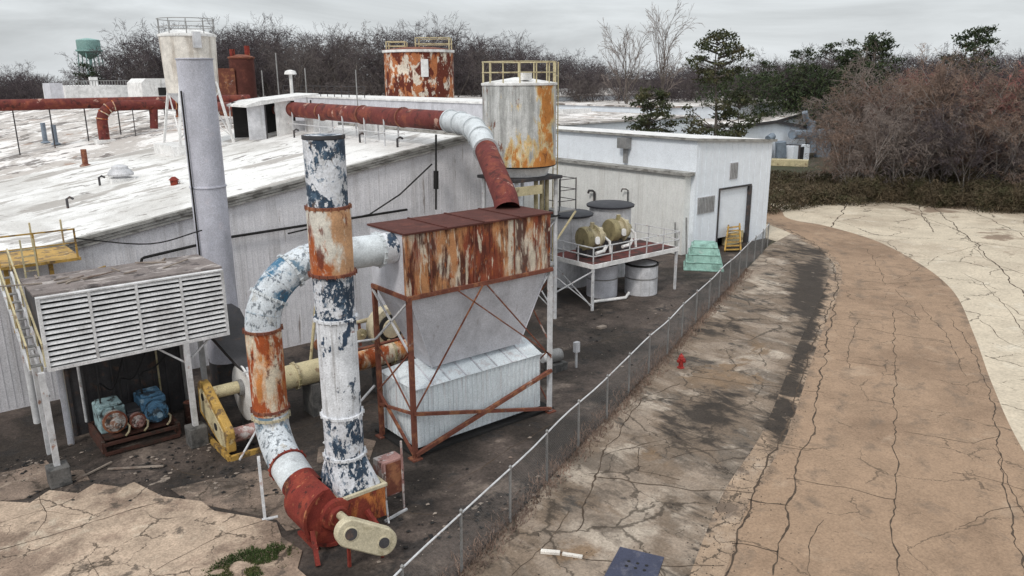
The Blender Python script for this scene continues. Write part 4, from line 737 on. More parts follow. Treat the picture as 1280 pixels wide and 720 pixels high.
MB().lathe((9.0, 33.4, 0), [(.3, 0), (.31, .02), (.3, .3), (.315, .32), (.3, .34), (.3, .62), (.315, .64), (.3, .66), (.31, .93), (.28, .95)], 22).build('shell', m_skid, mc); MB().cyl((9.0, 33.4, .951), (9.0, 33.4, .96), .27, n=20).build('lid', m_rust_bar, mc)
dd_ = MB()
for k in range(14):
    x = random.uniform(gx0 + .3, gx1 - .6); y = random.uniform(gy0 + .6, gy1 - .3); a_ = random.random() * 3; l = random.uniform(.5, 1.8); dd_.beam((x, y, gz1 + .11), (x + l * math.cos(a_) * .9, min(gy1, max(gy0 + .3, y + l * math.sin(a_) * .5)), gz1 + .12 + random.uniform(0, .1)), .07, .04)
tag(dd_.build('deck_litter', m_rubble, smooth=False), 'broken laths and litter lying on top of the louvred unit', 'litter', kind='stuff')
cc_ = MB().tube(smoothline([Vector((5.9, 35.3, 8.3)), Vector((8.6, 35.0, 7.75)), Vector((10.9, 35.3, 8.0))], 6), .03, 6); solo(cc_, 'cable', m_dark, 'thin dark cable slung above the louvred unit to the grey stack', 'cable')
vk = thing('valve_cluster', 'tangle of dark valves and hand wheels between the front stack and the hopper', 'valves', (15.6, 31.2, 2.4))
for k in range(6):
    x = 14.2 + k * .42; z = 3.0 + (k * 37 % 5) * .32; MB().lathe((x, 31.3, z), [(.2, 0), (.28, .03), (.28, .08), (.2, .1), (.06, .1), (.06, .3)], 16, axis=(0, -1, 0)).build('hand_wheel', (m_rust_bar, m_olive, m_tan)[k % 3], vk); MB().beam((x, 31.4, 2.4), (x, 31.4, z + .5), .1).build('valve_body', (m_darksteel, m_tan, m_rust_bar)[k % 3], vk, smooth=False)

# ------------------------------------------------------------------ silo tower
tw = Vector((29.75, 35.95, 0))
ss = thing('storage_silo', 'pale round silo with orange rust runs on a tall steel tower', 'silo', tuple(tw))
zb, zt = 9.5, 14.1
o = MB().lathe(tw, [(2.14, zb + (zt - zb) * k / 8) for k in range(9)], 56).build('tank', m_silo, ss)
at = o.data.attributes.new('rust', 'FLOAT', 'POINT'); vv = []
for v in o.data.vertices:
    an = math.degrees(math.atan2(v.co.y, v.co.x)); h = (v.co.z - zb) / (zt - zb)
    vv.append(.80 * math.exp(-((an + 84) / 24) ** 2) * (.75 + .25 * h) + .62 * math.exp(-((an + 140) / 14) ** 2 - ((h - .25) / .3) ** 2) + .5 * math.exp(-(h / .12) ** 2))
at.data.foreach_set('value', vv)
MB().lathe(tw + Vector((0, 0, zt)), [(2.14, -.1), (2.2, -.08), (2.2, .04), (2.1, .06), (.3, .35), (.01, .36)], 56).build('lid', m_pale, ss)
MB().lathe(tw + Vector((0, 0, zb)), [(2.14, .02), (2.18, 0), (2.1, -.06), (1.6, -.1)], 56).build('bottom_rim', m_dark, ss)
MB().cyl(tw + Vector((.1, 0, zb - .62)), tw + Vector((.1, 0, zb - .08)), 1.55, 1.75, n=40).build('skirt', m_pale, ss)
MB().box(tw.x - 1.8, tw.x + 1.8, tw.y - 1.8, tw.y + 1.8, zb - .82, zb - .64).build('platform', m_darksteel, ss, smooth=False)
for sx in (-1.5, 1.5):
    for sy in (-1.55, 1.55): MB().cyl((tw.x + sx, tw.y + sy, 0), (tw.x + sx, tw.y + sy, zb - .82), .12, n=12).build('leg', m_white_bar, ss)
for a, b in (((1.5, -1.55, .4), (1.5, 1.55, 3.2)), ((1.5, 1.55, .4), (1.5, -1.55, 3.2)), ((-1.5, -1.55, .4), (1.5, -1.55, 3.4)), ((1.5, -1.55, .4), (-1.5, -1.55, 3.4)), ((-1.5, -1.55, 3.6), (1.5, -1.55, 6.2)), ((1.5, 1.55, 3.4), (1.5, -1.55, 6.3))): MB().beam(tw + Vector(a), tw + Vector(b), .06).build('brace', m_white_bar, ss, smooth=False)
for z in (3.5, 6.35): 
    for a, b in (((-1.5, -1.55), (1.5, -1.55)), ((1.5, -1.55), (1.5, 1.55))): MB().beam((tw.x + a[0], tw.y + a[1], z), (tw.x + b[0], tw.y + b[1], z), .12).build('cross_beam', m_white_bar, ss, smooth=False)
MB().box(tw.x - 1.7, tw.x + 1.7, tw.y - 1.75, tw.y + 1.7, 6.42, 6.5).build('work_deck', m_dark, ss, smooth=False)
MB().box(tw.x - 2.6, tw.x + .1, tw.y - 1.95, tw.y - 1.78, 7.95, 8.45).build('yellow_channel', m_yellow_pale, ss, smooth=False)
for k, dx in enumerate((-.05, .4, .8)): MB().cyl((tw.x + dx + .3, tw.y - 1.2, 6.5), (tw.x + dx + .3, tw.y - 1.2, zb - .82), .13, n=10).build('feed_pipe', m_tan, ss)
MB().cyl((tw.x - 1.5, tw.y - 1.8, 6.5), (tw.x - 1.5, tw.y - 1.8, 7.95), .2, n=14).build('feed_pipe', m_white_pipe, ss)
rl = MB()
for k in range(14): a = 2 * math.pi * k / 14; p = tw + Vector((2.12 * math.cos(a), 2.12 * math.sin(a), zt)); rl.beam(p, p + Vector((0, 0, 1.2)), .055)
for z in (.62, 1.2): rl.tube([tw + Vector((2.12 * math.cos(2 * math.pi * k / 28), 2.12 * math.sin(2 * math.pi * k / 28), zt + z)) for k in range(29)], .032, 6)
rl.build('railing', m_yellow_pale, ss, smooth=False)
ld = MB()
for s_ in (-.2, .2): ld.beam((tw.x + 2.3, tw.y - .6 + s_, 3), (tw.x + 2.3, tw.y - .6 + s_, zt + 1.2), .05)
for k in range(28): ld.beam((tw.x + 2.3, tw.y - .8, 3.2 + k * .42), (tw.x + 2.3, tw.y - .4, 3.2 + k * .42), .03)
ld.build('ladder', m_yellow_pale, ss, smooth=False)
MB().box(tw.x - .9, tw.x - .4, tw.y - 1.6, tw.y - 1.1, zt + .2, zt + .6).build('roof_box', m_pale, ss, smooth=False)
lx = MB(); x0, x1, y0, y1 = tw.x + 1.75, tw.x + 3.1, tw.y - 1.6, tw.y - .2
MB().box(x0, x1, y0, y1, 6.6, 6.68).build('landing', m_galv, ss, smooth=False)
for x, y in ((x0, y0), (x1, y0), (x1, y1), (x0, y1)): lx.beam((x, y, 6.68), (x, y, 8.6), .05)
for z in (7.25, 7.9, 8.55): lx.beam((x0, y0, z), (x1, y0, z), .04).beam((x1, y0, z), (x1, y1, z), .04)
lx.beam((x0, y0, 7.25), (x0, y1, 7.25), .04).build('landing_rail', m_darksteel, ss, smooth=False); MB().beam((tw.x + 1.5, tw.y - 1.6, 4.9), (x1, y0, 6.55), .09).build('landing_strut', m_yellow_pale, ss, smooth=False)

# ------------------------------------------------------------------ pump platform, vats
pf = thing('pump_platform', 'white edged steel platform with a red floor and pipe railing beside the cream wall', 'platform', (38.3, 36, 0))
px0, px1, py0, py1, pz = 34.1, 42.5, 34.0, 38.2, 3.0
MB().box(px0 + .08, px1 - .08, py0 + .08, py1, pz - .1, pz - .01).build('floor', m_redfloor, pf, smooth=False)
mb = MB(); mb.box(px0, px1, py0, py0 + .08, pz - .26, pz + .02); mb.box(px0, px0 + .08, py0 + .08, py1, pz - .26, pz + .02); mb.box(px1 - .08, px1, py0 + .08, py1, pz - .26, pz + .02); mb.build('edge_channel', m_pale, pf, smooth=False)
for x, y in ((px0 + .1, py0 + .1), (px1 - .2, py0 + .1), (px0 + .1, py1 - .1), (px1 - .2, py1 - .1)): MB().beam((x, y, 0), (x, y, pz - .26), .14).build('leg', m_white_bar, pf, smooth=False)
for a, b in (((px0 + .1, py0 + .1, 2.6), (px0 + .1, py1 - .1, .2)), ((px0 + .1, py0 + .1, .2), (px0 + .1, py1 - .1, 2.6)), ((px0 + .1, py0 + .1, .3), (31.3, 34.5, 2.7)), ((px0 + .1, py0 + .1, 2.6), (31.3, 34.5, 1.6))): MB().beam(a, b, .06).build('brace', m_white_bar, pf, smooth=False)
rl = MB()
for k in range(6): x = px0 + .05 + (px1 - px0 - .1) * k / 5; rl.beam((x, py0 + .04, pz), (x, py0 + .04, pz + 1.1), .06)
for y in (35.4, 36.8, 38.1): rl.beam((px0 + .04, y, pz), (px0 + .04, y, pz + 1.1), .06).beam((px1 - .04, y, pz), (px1 - .04, y, pz + 1.1), .06)
for z in (.55, 1.1): rl.beam((px0 + .04, py0 + .04, pz + z), (px1 - .04, py0 + .04, pz + z), .06).beam((px0 + .04, py0 + .04, pz + z), (px0 + .04, py1, pz + z), .06).beam((px1 - .04, py0 + .04, pz + z), (px1 - .04, py1, pz + z), .06)
rl.build('railing', m_white_bar, pf, smooth=False)
def mixer(x, y, z, lab):
    p = thing('drum_pump', lab, 'pump', (x, y, pz), 'tan drum pumps on the platform')
    MB().lathe((x - .85, y, z), [(.3, -.05), (.74, -.04), (.80, .05), (.80, .42), (.72, .48)], 28, axis=(1, -.12, 0)).build('olive_cover', m_olive, p)
    MB().lathe((x - .36, y - .05, z), [(.62, 0), (.62, .4), (.84, .42), (.84, .56), (.6, .58), (.6, .95), (.4, 1.1), (.3, 1.3), (.12, 1.32)], 28, axis=(1, -.12, 0)).build('drum', m_tan, p)
    MB().lathe((x - .1, y - .55, z - .1), [(.24, 0), (.28, .12), (.24, .25), (.1, .27)], 16, axis=(-.3, -1, .1)).build('inspection_cap', m_pale, p)
    MB().box(x - .9, x + .8, y - .5, y + .5, pz, z - .62).build('cradle', m_darksteel, p, smooth=False); MB().cyl((x + .05, y, z + .55), (x + .05, y, z + 1.0), .15, n=14).build('neck', m_tan, p)
    MB().box(x + .15, x + .75, y - .35, y + .35, z - .2, z + .62).build('gear_case', m_tan_guard, p, smooth=False, bevel=.05)
    MB().tube([(x + .7, y - .5, z), (x + 1.0, y - .7, z - .3), (x + 1.0, y - .8, pz + .1)], .09, 8).build('drain_pipe', m_pale, p)
    MB().tube([(x - .5, y - .95, pz + .35), (x + .2, y - .95, pz + .4), (x + .5, y - .9, pz + .7)], .12, 8).build('hose', m_pale, p)
mixer(36.1, 36.2, 4.2, 'tan drum pump with an olive cover at the silo end of the platform'); mixer(38.9, 36.5, 4.35, 'tan drum pump with an olive cover on the cream wall side of the platform')
def vat(x, y, r, h, lab, m=m_vat, lid=True):
    v = thing('vat', lab, 'vat', (x, y, 0)); MB().cyl((x, y, 0), (x, y, h), r, n=40).build('shell', m, v)
    if lid: MB().lathe((x, y, h), [(r, -.02), (r + .22, 0), (r + .24, .12), (r + .1, .2), (.1, .26)], 44).build('lid', m_lid, v)
    else: MB().lathe((x, y, h), [(r, -.1), (r + .05, -.08), (r + .05, .02), (r - .08, .03), (r - .1, -.3), (.02, -.32)], 40).build('rim', m_dark, v)
    MB().lathe((x, y, h * .55), [(r, -.05), (r + .03, -.04), (r + .03, .04), (r, .05)], 40).build('hoop', m_galv, v)
vat(42.2, 40.4, 1.55, 5.15, 'tall white vat with a wide black lid behind the platform pumps'); vat(37.8, 40.2, 1.5, 5.0, 'vat with a black lid mostly hidden behind the silo tower post')
vat(39.9, 35.1, 1.12, 2.1, 'short white open topped tank half under the platform end', lid=False); vat(37.4, 36.4, 1.05, 2.3, 'short shaded grey tank directly under the middle of the platform', m_hopper, lid=False)
solo(MB().tube([G(742, 377, .15), G(782, 372, .15), G(786, 366, .3)], .1, 10), 'ground_pipe', m_pale, 'white pipe lying on the ground below the platform', 'pipe')
# green tiered cowl
hx, hy, hr = 49.2, 36.95, math.radians(-51)
hu = thing('cooling_cowl', 'sea green tiered cowl standing on the yard in front of the loading door', 'cowl', (hx, hy, 0))
for k, (w0, w1, z0, z1) in enumerate(((2.9, 2.6, 0.0, .62), (2.55, 2.25, .62, 1.2), (2.2, 1.85, 1.2, 1.75), (1.8, 1.6, 1.75, 1.95), (3.02, 3.02, .0, .1), (2.72, 2.72, .58, .66), (2.38, 2.38, 1.16, 1.24), (1.98, 1.98, 1.71, 1.79))):
    vs = []
    for w_, z in ((w0, z0), (w1, z1)):
        for i, j in ((-1, -1), (1, -1), (1, 1), (-1, 1)): p = Vector((i * w_ / 2, j * w_ / 2)); vs.append((hx + p.x * math.cos(hr) - p.y * math.sin(hr), hy + p.x * math.sin(hr) + p.y * math.cos(hr), z))
    MB().add(vs, [(0, 3, 2, 1), (4, 5, 6, 7), (0, 1, 5, 4), (1, 2, 6, 5), (2, 3, 7, 6), (3, 0, 4, 7)]).build('tier', m_hut, hu, smooth=False, bevel=.03)
# hydrant
hx, hy = 30.48, 23.92
hd = thing('fire_hydrant', 'red fire hydrant on the stained concrete just outside the fence', 'hydrant', (hx, hy, 0))
MB().lathe((hx, hy, 0), [(.19, 0), (.19, .05), (.12, .07), (.12, .48), (.17, .49), (.17, .54), (.13, .56), (.12, .66), (.05, .72), (.04, .78)], 20).build('barrel', m_hydrant, hd)
for a in ((1, 0, 0), (-1, 0, 0), (0, -1, 0)): MB().lathe((hx, hy, .42), [(.07, 0), (.07, .19), (.085, .19), (.085, .25), (.03, .27)], 14, axis=a).build('nozzle_cap', m_hydrant, hd)
# cabinet, motors
cb = thing('control_cabinet', 'rusty pink control cabinet on a slim stand right of the red fan', 'cabinet', (11.9, 21.3, 0))
MB().box(11.6, 12.45, 21.35, 21.95, .65, 1.95).build('box', m_pink, cb, smooth=False, bevel=.02); MB().box(11.66, 12.39, 21.32, 21.35, .72, 1.88).build('door', m_rust_bar, cb, smooth=False)
for x in (11.66, 12.34): MB().beam((x, 21.28, .02), (x, 21.28, 2.6 if x > 12 else 2.0), .055).build('stand_post', m_pink, cb, smooth=False)
MB().beam((11.4, 21.0, .03), (12.4, 21.2, .03), .08).beam((11.66, 21.28, .6), (11.45, 20.8, .03), .06).build('foot', m_white_bar, cb, smooth=False)
mo = thing('electric_motor', 'small grey motor and gearbox on a stand at the right end of the corrugated bin', 'motor', (25.7, 27.9, 0))
MB().lathe((25.1, 28.0, .75), [(.1, 0), (.3, .03), (.34, .1), (.34, .6), (.28, .68), (.1, .7)], 22, axis=(1, -.2, 0)).build('body', m_galv, mo); MB().box(25.0, 25.9, 27.5, 28.3, .0, .4).build('stand', m_conc_block, mo, smooth=False)
MB().lathe((25.0, 28.1, .7), [(.18, 0), (.24, .02), (.24, .3), (.1, .32)], 18, axis=(-1, .1, 0)).build('gearbox', m_pale, mo)
jb = thing('junction_box', 'pale junction box on a short post beside the small grey motor', 'junction box', (26.4, 27.4, 0))
MB().beam((26.4, 27.4, 0), (26.4, 27.4, 1.0), .09).build('post', m_white_bar, jb, smooth=False); MB().box(26.25, 26.55, 27.28, 27.5, .85, 1.4).build('box', m_vat, jb, smooth=False, bevel=.015)
solo(MB().box(0, .55, 0, .35, 0, .12), 'block', m_rubble, 'small pale block lying alone on the dark yard by the silo tower', 'block', smooth=False).location = G(752, 410)
# steel cover plate
a = [G(x, y) for x, y in ((775, 685), (830, 698), (818, 735), (755, 722))]
pl = thing('cover_plate', 'blue black steel cover plate set in the concrete near the bottom edge', 'cover plate', tuple((a[0] + a[2]) / 2)); pb = MB(); pb.prism([(p.x, p.y) for p in a], 'z', .012, .05); pb.build('plate', m_plate, pl, smooth=False)
c = (a[0] + a[2]) / 2; e1 = (a[1] - a[0]).normalized(); e2 = (a[3] - a[0]).normalized()
for i in range(3):
    for j in range(2): q = c + e1 * (i - 1) * .28 + e2 * (j - .5) * .26 + Vector((0, 0, .05)); MB().cyl(q, q + Vector((0, 0, .006)), .055, n=10).build('lifting_hole', m_dark, pl)
kb = MB(); kb.beam(G(676, 689, .05), G(700, 691, .05), .16, .08); kb.beam(G(703, 692, .04), G(728, 696, .04), .13, .06); solo(kb, 'kerb_stone', m_white_line, 'broken white kerb strip on the stained concrete left of the steel plate', 'kerb', smooth=False)

# ------------------------------------------------------------------ chain link fence
fc = thing('chain_link_fence', 'long rusty chain link fence with a pale top rail dividing yard and road', 'fence', tuple(fence_a + fdir * 25)); T0, T1, FH = -12.0, 55.4, 2.0
nrm = Vector((-fdir.y, fdir.x, 0)); t = T0; k = 0
def FP(t, z): return fence_a + fdir * t + Vector((0, 0, z)) + nrm * (.04 * math.sin(t * .7))
while t <= T1 + .01:
    ln_ = fdir * random.uniform(-.05, .05); o = MB().cyl(FP(t, 0), FP(t, FH + .04) + ln_, .045, n=8).build('post', m_galv, fc); MB().lathe(FP(t, FH + .04) + ln_, [(.055, 0), (.055, .04), (.01, .09)], 8).build('cap', m_galv, o); t += 3.06
rl = MB().tube([FP(T0 + (T1 - T0) * k / 60, FH - .02 + .02 * math.sin(k * 1.3)) for k in range(61)], .03, 8).build('top_rail', m_white_bar, fc)
wm = MB(); p = .11; t = T0
def wire(a, b, w_=.0026):
    a, b = Vector(a), Vector(b); d = (b - a).normalized(); u = d.cross(nrm).normalized() * w_; v = nrm * w_
    wm.add([a + u, a - u * .5 + v, a - u * .5 - v, b + u, b - u * .5 + v, b - u * .5 - v], [(0, 1, 4, 3), (1, 2, 5, 4), (2, 0, 3, 5)])
while t < T1 - FH:
    wire(FP(t, .03), FP(t + FH - .05, FH - .03)); wire(FP(t + FH - .05, .03), FP(t, FH - .03)); t += p
wm.build('mesh', m_wire, fc, smooth=False)
# loose debris, moss
def rock(mb, c, r):
    vs = [(1, 0, 0), (-1, 0, 0), (0, 1, 0), (0, -1, 0), (0, 0, 1), (0, 0, -1)]; a = random.random() * 6
    vs = [(c[0] + r * random.uniform(.6, 1.3) * (x * math.cos(a) - y * math.sin(a)), c[1] + r * random.uniform(.5, 1.2) * (x * math.sin(a) + y * math.cos(a)), c[2] + r * .5 * (z + .6) * random.uniform(.5, 1)) for x, y, z in vs]
    mb.add(vs, [(0, 2, 4), (2, 1, 4), (1, 3, 4), (3, 0, 4), (2, 0, 5), (1, 2, 5), (3, 1, 5), (0, 3, 5)])
db = MB(); dk = MB()
for n_, (c, rx, ry) in ((150, (G(40, 585), 2.2, 1.0)), (220, (G(190, 585), 3.5, 1.6)), (160, (G(600, 640), 3.0, .8)), (60, (G(560, 600), 3, 1.5)), (120, (G(760, 430), 6, 3)), (200, (G(300, 590), 2.5, 2.5)), (120, (G(850, 380), 8, 2))):
    for _ in range(n_):
        x = c.x + random.gauss(0, rx * .6); y = c.y + random.gauss(0, ry * .6); rock(db if random.random() < .2 + .3 * (mn.noise(Vector((x * .9, y * .9, 1))) > .1) else dk, (x, y, .02), random.choice((.02, .03, .03, .04, .05, .10)))
for i, p in enumerate(roadL[:74]):
    for _ in range(16):
        t = random.choice((0, .5, 1)); q_ = p.lerp(gut[i], t) + Vector((random.gauss(0, .3), random.gauss(0, .12), 0)); rock(dk, (q_.x, q_.y, .02), random.choice((.012, .02, .03)))
for _ in range(700):
    c_ = G(random.uniform(560, 1000), random.uniform(330, 720))
    if (c_ - fence_a).dot(nrm) < -.2: rock(dk if random.random() < .7 else db, (c_.x, c_.y, .015), random.choice((.012, .018, .03)))
tag(db.build('rubble', m_rubble, smooth=False), 'pale gravel and rubble scattered over the dark yard', 'rubble', kind='stuff')
tag(dk.build('dark_debris', m_dark, smooth=False), 'dark grit and debris scattered over the yard', 'debris', kind='stuff')
gr = MB(); c = G(312, 706)
for _ in range(5200):
    a = random.random() * 6.28; rr = math.sqrt(random.random()); x = c.x + 1.25 * rr * math.cos(a) + random.gauss(0, .12); y = c.y + .75 * rr * math.sin(a) + random.gauss(0, .1)
    if mn.noise(Vector((x * 1.6, y * 1.6, 4))) < -.12: continue
    h = random.uniform(.03, .11); d = random.random() * 6.28; u = Vector((math.cos(d), math.sin(d), 0)) * .02; l = Vector((random.gauss(0, .04), random.gauss(0, .04), h)); q = Vector((x, y, .045)); gr.add([q - u, q + u, q + l], [(0, 1, 2)])
tag(gr.build('moss_grass', m_grass, smooth=False), 'patch of mossy green grass at the edge of the buff slab', 'grass', kind='stuff')
wd = MB()
for _ in range(9000):
    t = random.uniform(-8, 46); q = fence_a + fdir * t + nrm * random.gauss(.0, .3); q.z = .01; d = random.random() * 6.28; u = Vector((math.cos(d), math.sin(d), 0)) * .02; wd.add([q - u, q + u, q + Vector((random.gauss(0, .1), random.gauss(0, .1), random.uniform(.05, .28)))], [(0, 1, 2)])
tag(wd.build('dry_weeds', m_twig_tan, smooth=False), 'dry grey brown weeds along the foot of the fence', 'weeds', kind='stuff')

# ------------------------------------------------------------------ things on the white roof
def onroof(x, y): return (x, y, roofz(x) - .03)
def rth(name, label, cat, x, y, group=None): return thing(name, label, cat, onroof(x, y), group)
q = RF(152, 226); v = rth('roof_ventilator', 'squat pale ventilator cowl alone in the middle of the clean white roof', 'vent', q.x, q.y)
MB().lathe(onroof(q.x, q.y), [(.45, -.2), (.45, .35), (.75, .38), (.78, .5), (.6, .75), (.5, .78), (.48, .95), (.2, 1.05)], 24).build('cowl', m_vat, v); MB().box(q.x - .7, q.x + .7, q.y - .6, q.y + .6, roofz(q.x) - .3, roofz(q.x) + .2).build('kerb', m_pale, v, smooth=False)
q = RF(218, 231); v = rth('roof_scrap', 'small rusty cowl with a white flap lying left of the grey stack', 'vent', q.x, q.y)
MB().lathe(onroof(q.x, q.y), [(.2, -.1), (.22, .3), (.3, .32), (.1, .5)], 14).build('cowl', m_red_rust, v); MB().obox((q.x + .55, q.y, roofz(q.x) + .15), (.7, .5, .05), .4, .3).build('flap', m_pale, v, smooth=False)
for px, py, h, r_, lab in ((57, 178, 1.9, .22, 'blue grey vent pipe, left of a pair on the dirty roof'), (70, 180, 1.8, .22, 'blue grey vent pipe, right of a pair on the dirty roof'), (107, 207, 1.2, .2, 'short rusty flue pipe at the edge of the clean roof'), (222, 146, 1.8, .12, 'thin dark pipe left of the white silo legs')):
    q = RF(px, py); b = MB().cyl(onroof(q.x, q.y), (q.x, q.y, roofz(q.x) + h), r_, n=14); b.lathe((q.x, q.y, roofz(q.x) - .05), [(r_ * 2, 0), (r_ * 1.9, .1), (r_, .2)], 14); solo(b, 'vent_pipe', m_bluegrey if r_ == .22 else m_rust_bar, lab, 'vent pipe', loc=onroof(q.x, q.y))
for px, py in ((393, 180), (450, 178), (497, 184), (368, 172), (125, 232), (85, 260)):
    q = RF(px, py); b = MB(); b.tube([q, q + Vector((0, 0, .5)), q + Vector((.15, -.1, .6)), q + Vector((.3, -.2, .5))], .07, 8)
    solo(b, 'roof_stub', m_darksteel, {393: 'small black roof stub beside the top of the blue stack', 450: 'small black roof stub under the middle of the red duct', 497: 'small black roof stub near the gable edge by the duct elbow', 368: 'small black roof stub left of the blue stack top', 125: 'small dark stub left of the squat ventilator', 85: 'small dark stub on the roof above the yellow platform'}[px], 'roof stub')
# long red header, elbow pipe
z = PY(100, 127, 84).z; hd = thing('red_header_pipe', 'long dark red pipe running level across the far edge of the dirty roof', 'pipe', (20, 84, z)); a = PY(-60, 126, 84); b = PY(312, 130, 84); z = (a.z + b.z) / 2
MB().cyl((a.x, 84, z), (b.x, 84, z), .5, n=24).build('pipe_run', m_red_pipe, hd)
for k in range(9): x = a.x + (b.x - a.x) * (k + .5) / 9; MB().beam((x, 84, roofz(x) - .3), (x, 84, z - .45), .1).build('support', m_darksteel, hd, smooth=False)
q = RF(131, 176); z2 = PY(150, 132, q.y).z; e_ = PY(205, 131, q.y)
ep = thing('red_elbow_pipe', 'orange red pipe bending up from the dirty roof before the long header', 'pipe', (q.x, q.y, q.z)); bx = q.x
pts = [Vector((bx, q.y, q.z - .1)), Vector((bx, q.y, z2 - 1.5))] + [Vector((bx + 1.4 - 1.4 * math.cos(a_), q.y, z2 - 1.4 + 1.4 * math.sin(a_))) for a_ in [math.pi / 2 * k / 8 for k in range(1, 9)]] + [Vector((e_.x + 1, q.y, z2))]
MB().tube(pts, .47, 22).build('bend', m_pipe_orange if False else m_red_pipe, ep); MB().box(bx - .8, bx + .8, q.y - .7, q.y + .7, q.z - .4, q.z + .12).build('kerb', m_pale, ep, smooth=False)
for k in range(2, len(pts), 2): MB().lathe(pts[k], [(.46, -.05), (.52, -.04), (.52, .04), (.46, .05)], 20, axis=tuple(pts[min(k + 1, len(pts) - 1)] - pts[k - 1])).build('seam_band', m_pipe_orange, ep)
MB().cyl((bx + 4.6, q.y, z2 - .2), (bx + 4.4, q.y, z2 - 2.2), .36, n=16).build('branch', m_red_pipe, ep)
for k in (2.6, 5.4): MB().beam((bx + k, q.y - .4, roofz(bx + k) - .2), (bx + k, q.y - .4, z2 - .3), .07).build('support', m_darksteel, ep, smooth=False)
# white silo
c = PY(240, 100, 62); d = depth(c); rr = 33 / F * d; zt = PY(240, 45, 62).z; zb = PY(240, 116, 62).z; c = Vector((c.x, 62, 0)); rz_ = roofz(c.x)
ws = thing('white_silo', 'tall off white silo on splayed legs half hidden by the lavender grey stack', 'silo', (c.x, c.y, rz_))
MB().cyl((c.x, c.y, zb), (c.x, c.y, zt), rr * .93, rr, n=44).build('tank', m_beige, ws); MB().lathe((c.x, c.y, zt), [(rr, -.1), (rr + .08, -.06), (rr + .08, .08), (rr * .5, .4), (.1, .45)], 44).build('roof', m_pale, ws)
MB().cyl((c.x, c.y, zb - 1.6), (c.x, c.y, zb), .4, rr * .93, n=32).build('cone', m_vat, ws)
for sx, sy in ((-1, -1), (1, -1), (1, 1), (-1, 1)): MB().beam((c.x + sx * rr * 1.0, c.y + sy * rr * 1.0, rz_ + .3), (c.x + sx * rr * .66, c.y + sy * rr * .66, zb + .8), .16).build('leg', m_pale, ws, smooth=False)
for sx, sy, ex, ey in ((-1, -1, 1, -1), (1, -1, -1, -1), (-1, -1, -1, 1), (1, -1, 1, 1)): MB().beam((c.x + sx * rr * .95, c.y + sy * rr * .95, rz_ + .8), (c.x + ex * rr * .7, c.y + ey * rr * .7, zb), .08).build('brace', m_pale, ws, smooth=False)
r_ = MB()
for k in range(10): a_ = 2 * math.pi * k / 10; r_.beam((c.x + rr * math.cos(a_), c.y + rr * math.sin(a_), zt), (c.x + rr * math.cos(a_), c.y + rr * math.sin(a_), zt + 1.15), .05)
for z in (.6, 1.15): r_.tube([(c.x + rr * math.cos(2 * math.pi * k / 24), c.y + rr * math.sin(2 * math.pi * k / 24), zt + z) for k in range(25)], .03, 6)
r_.build('railing', m_galv, ws, smooth=False); MB().box(c.x - .3, c.x + .25, c.y - rr - .25, c.y - rr + .1, zt - .9, zt + .2).build('hatch_box', m_vat, ws, smooth=False)
MB().box(c.x - rr * 1.35, c.x + rr * 1.5, c.y - rr * 1.3, c.y + rr * 1.2, rz_ - 1.2, rz_ + .3).build('base_box', m_pale, ws, smooth=False)
# roof shed
q = PY(350, 165, 60); y0 = 58.0
sh = thing('roof_shed', 'small open sided shed with a tilted white lid on top of the roof', 'shed', (q.x, y0, roofz(q.x)))
def sx_(px, py): return PY(px, py, y0)
L0, L1, L2 = sx_(305, 130), sx_(352, 126), sx_(386, 116); wz = [sx_(309, 165).z - .6, sx_(388, 152).z - .6]
MB().prism([(L0.x, L0.z - .1), (L0.x + 1, L0.z + .2), (L2.x + .6, L2.z - .05), (L2.x + .6, L2.z - .2), (L0.x, L0.z - .25)], 'y', y0 - .4, y0 + 3.6).build('lid', m_pale, sh, smooth=False)
wx = [L0.x + .2 + (L2.x - L0.x) * t for t in (0, .26, .42, .66, .98)]
MB().box(wx[0], wx[1], y0, y0 + .1, wz[0], L0.z - .1).build('wall_panel', m_vat, sh, smooth=False); MB().box(wx[2], wx[3], y0 - .02, y0 + .1, wz[0], L1.z - .0).build('wall_panel', m_pale, sh, smooth=False)
MB().box(wx[0], wx[4], y0 + 3.0, y0 + 3.1, wz[0], L1.z - .1).build('back_wall', m_dark, sh, smooth=False); MB().box(wx[3], wx[4], y0, y0 + .1, wz[0], wz[1] + .7).build('low_wall', m_vat, sh, smooth=False)
for x in (wx[4], wx[1]): MB().beam((x, y0, wz[0]), (x, y0, L1.z), .1).build('post', m_darksteel, sh, smooth=False)
mv = thing('mushroom_vent', 'white mushroom topped vent standing behind the roof shed', 'vent', tuple(sx_(365, 120))); p = PY(365, 118, 63); zt = PY(365, 92, 63).z
MB().cyl(p + Vector((0, 0, -1)), (p.x, p.y, zt), .13, n=12).build('pipe', m_pale, mv); MB().lathe((p.x, p.y, zt), [(.15, -.1), (.5, -.05), (.42, .2), (.1, .3)], 18).build('cap', m_pale, mv)
for px, pt, pb, lab in ((350, 66, 125, 'tallest thin mast above the roof shed'), (384, 85, 118, 'short thin mast at the right end of the roof shed'), (331, 88, 125, 'thin mast left of the mushroom vent'), (447, 87, 122, 'thin mast on the penthouse railing'), (243, 60, 62, '')):
    if not lab: continue
    a = PY(px, pt, 66); b = PY(px, pb + 10, 66); solo(MB().cyl(b, (b.x, b.y, a.z), .05, n=6), 'mast', m_galv, lab, 'mast')
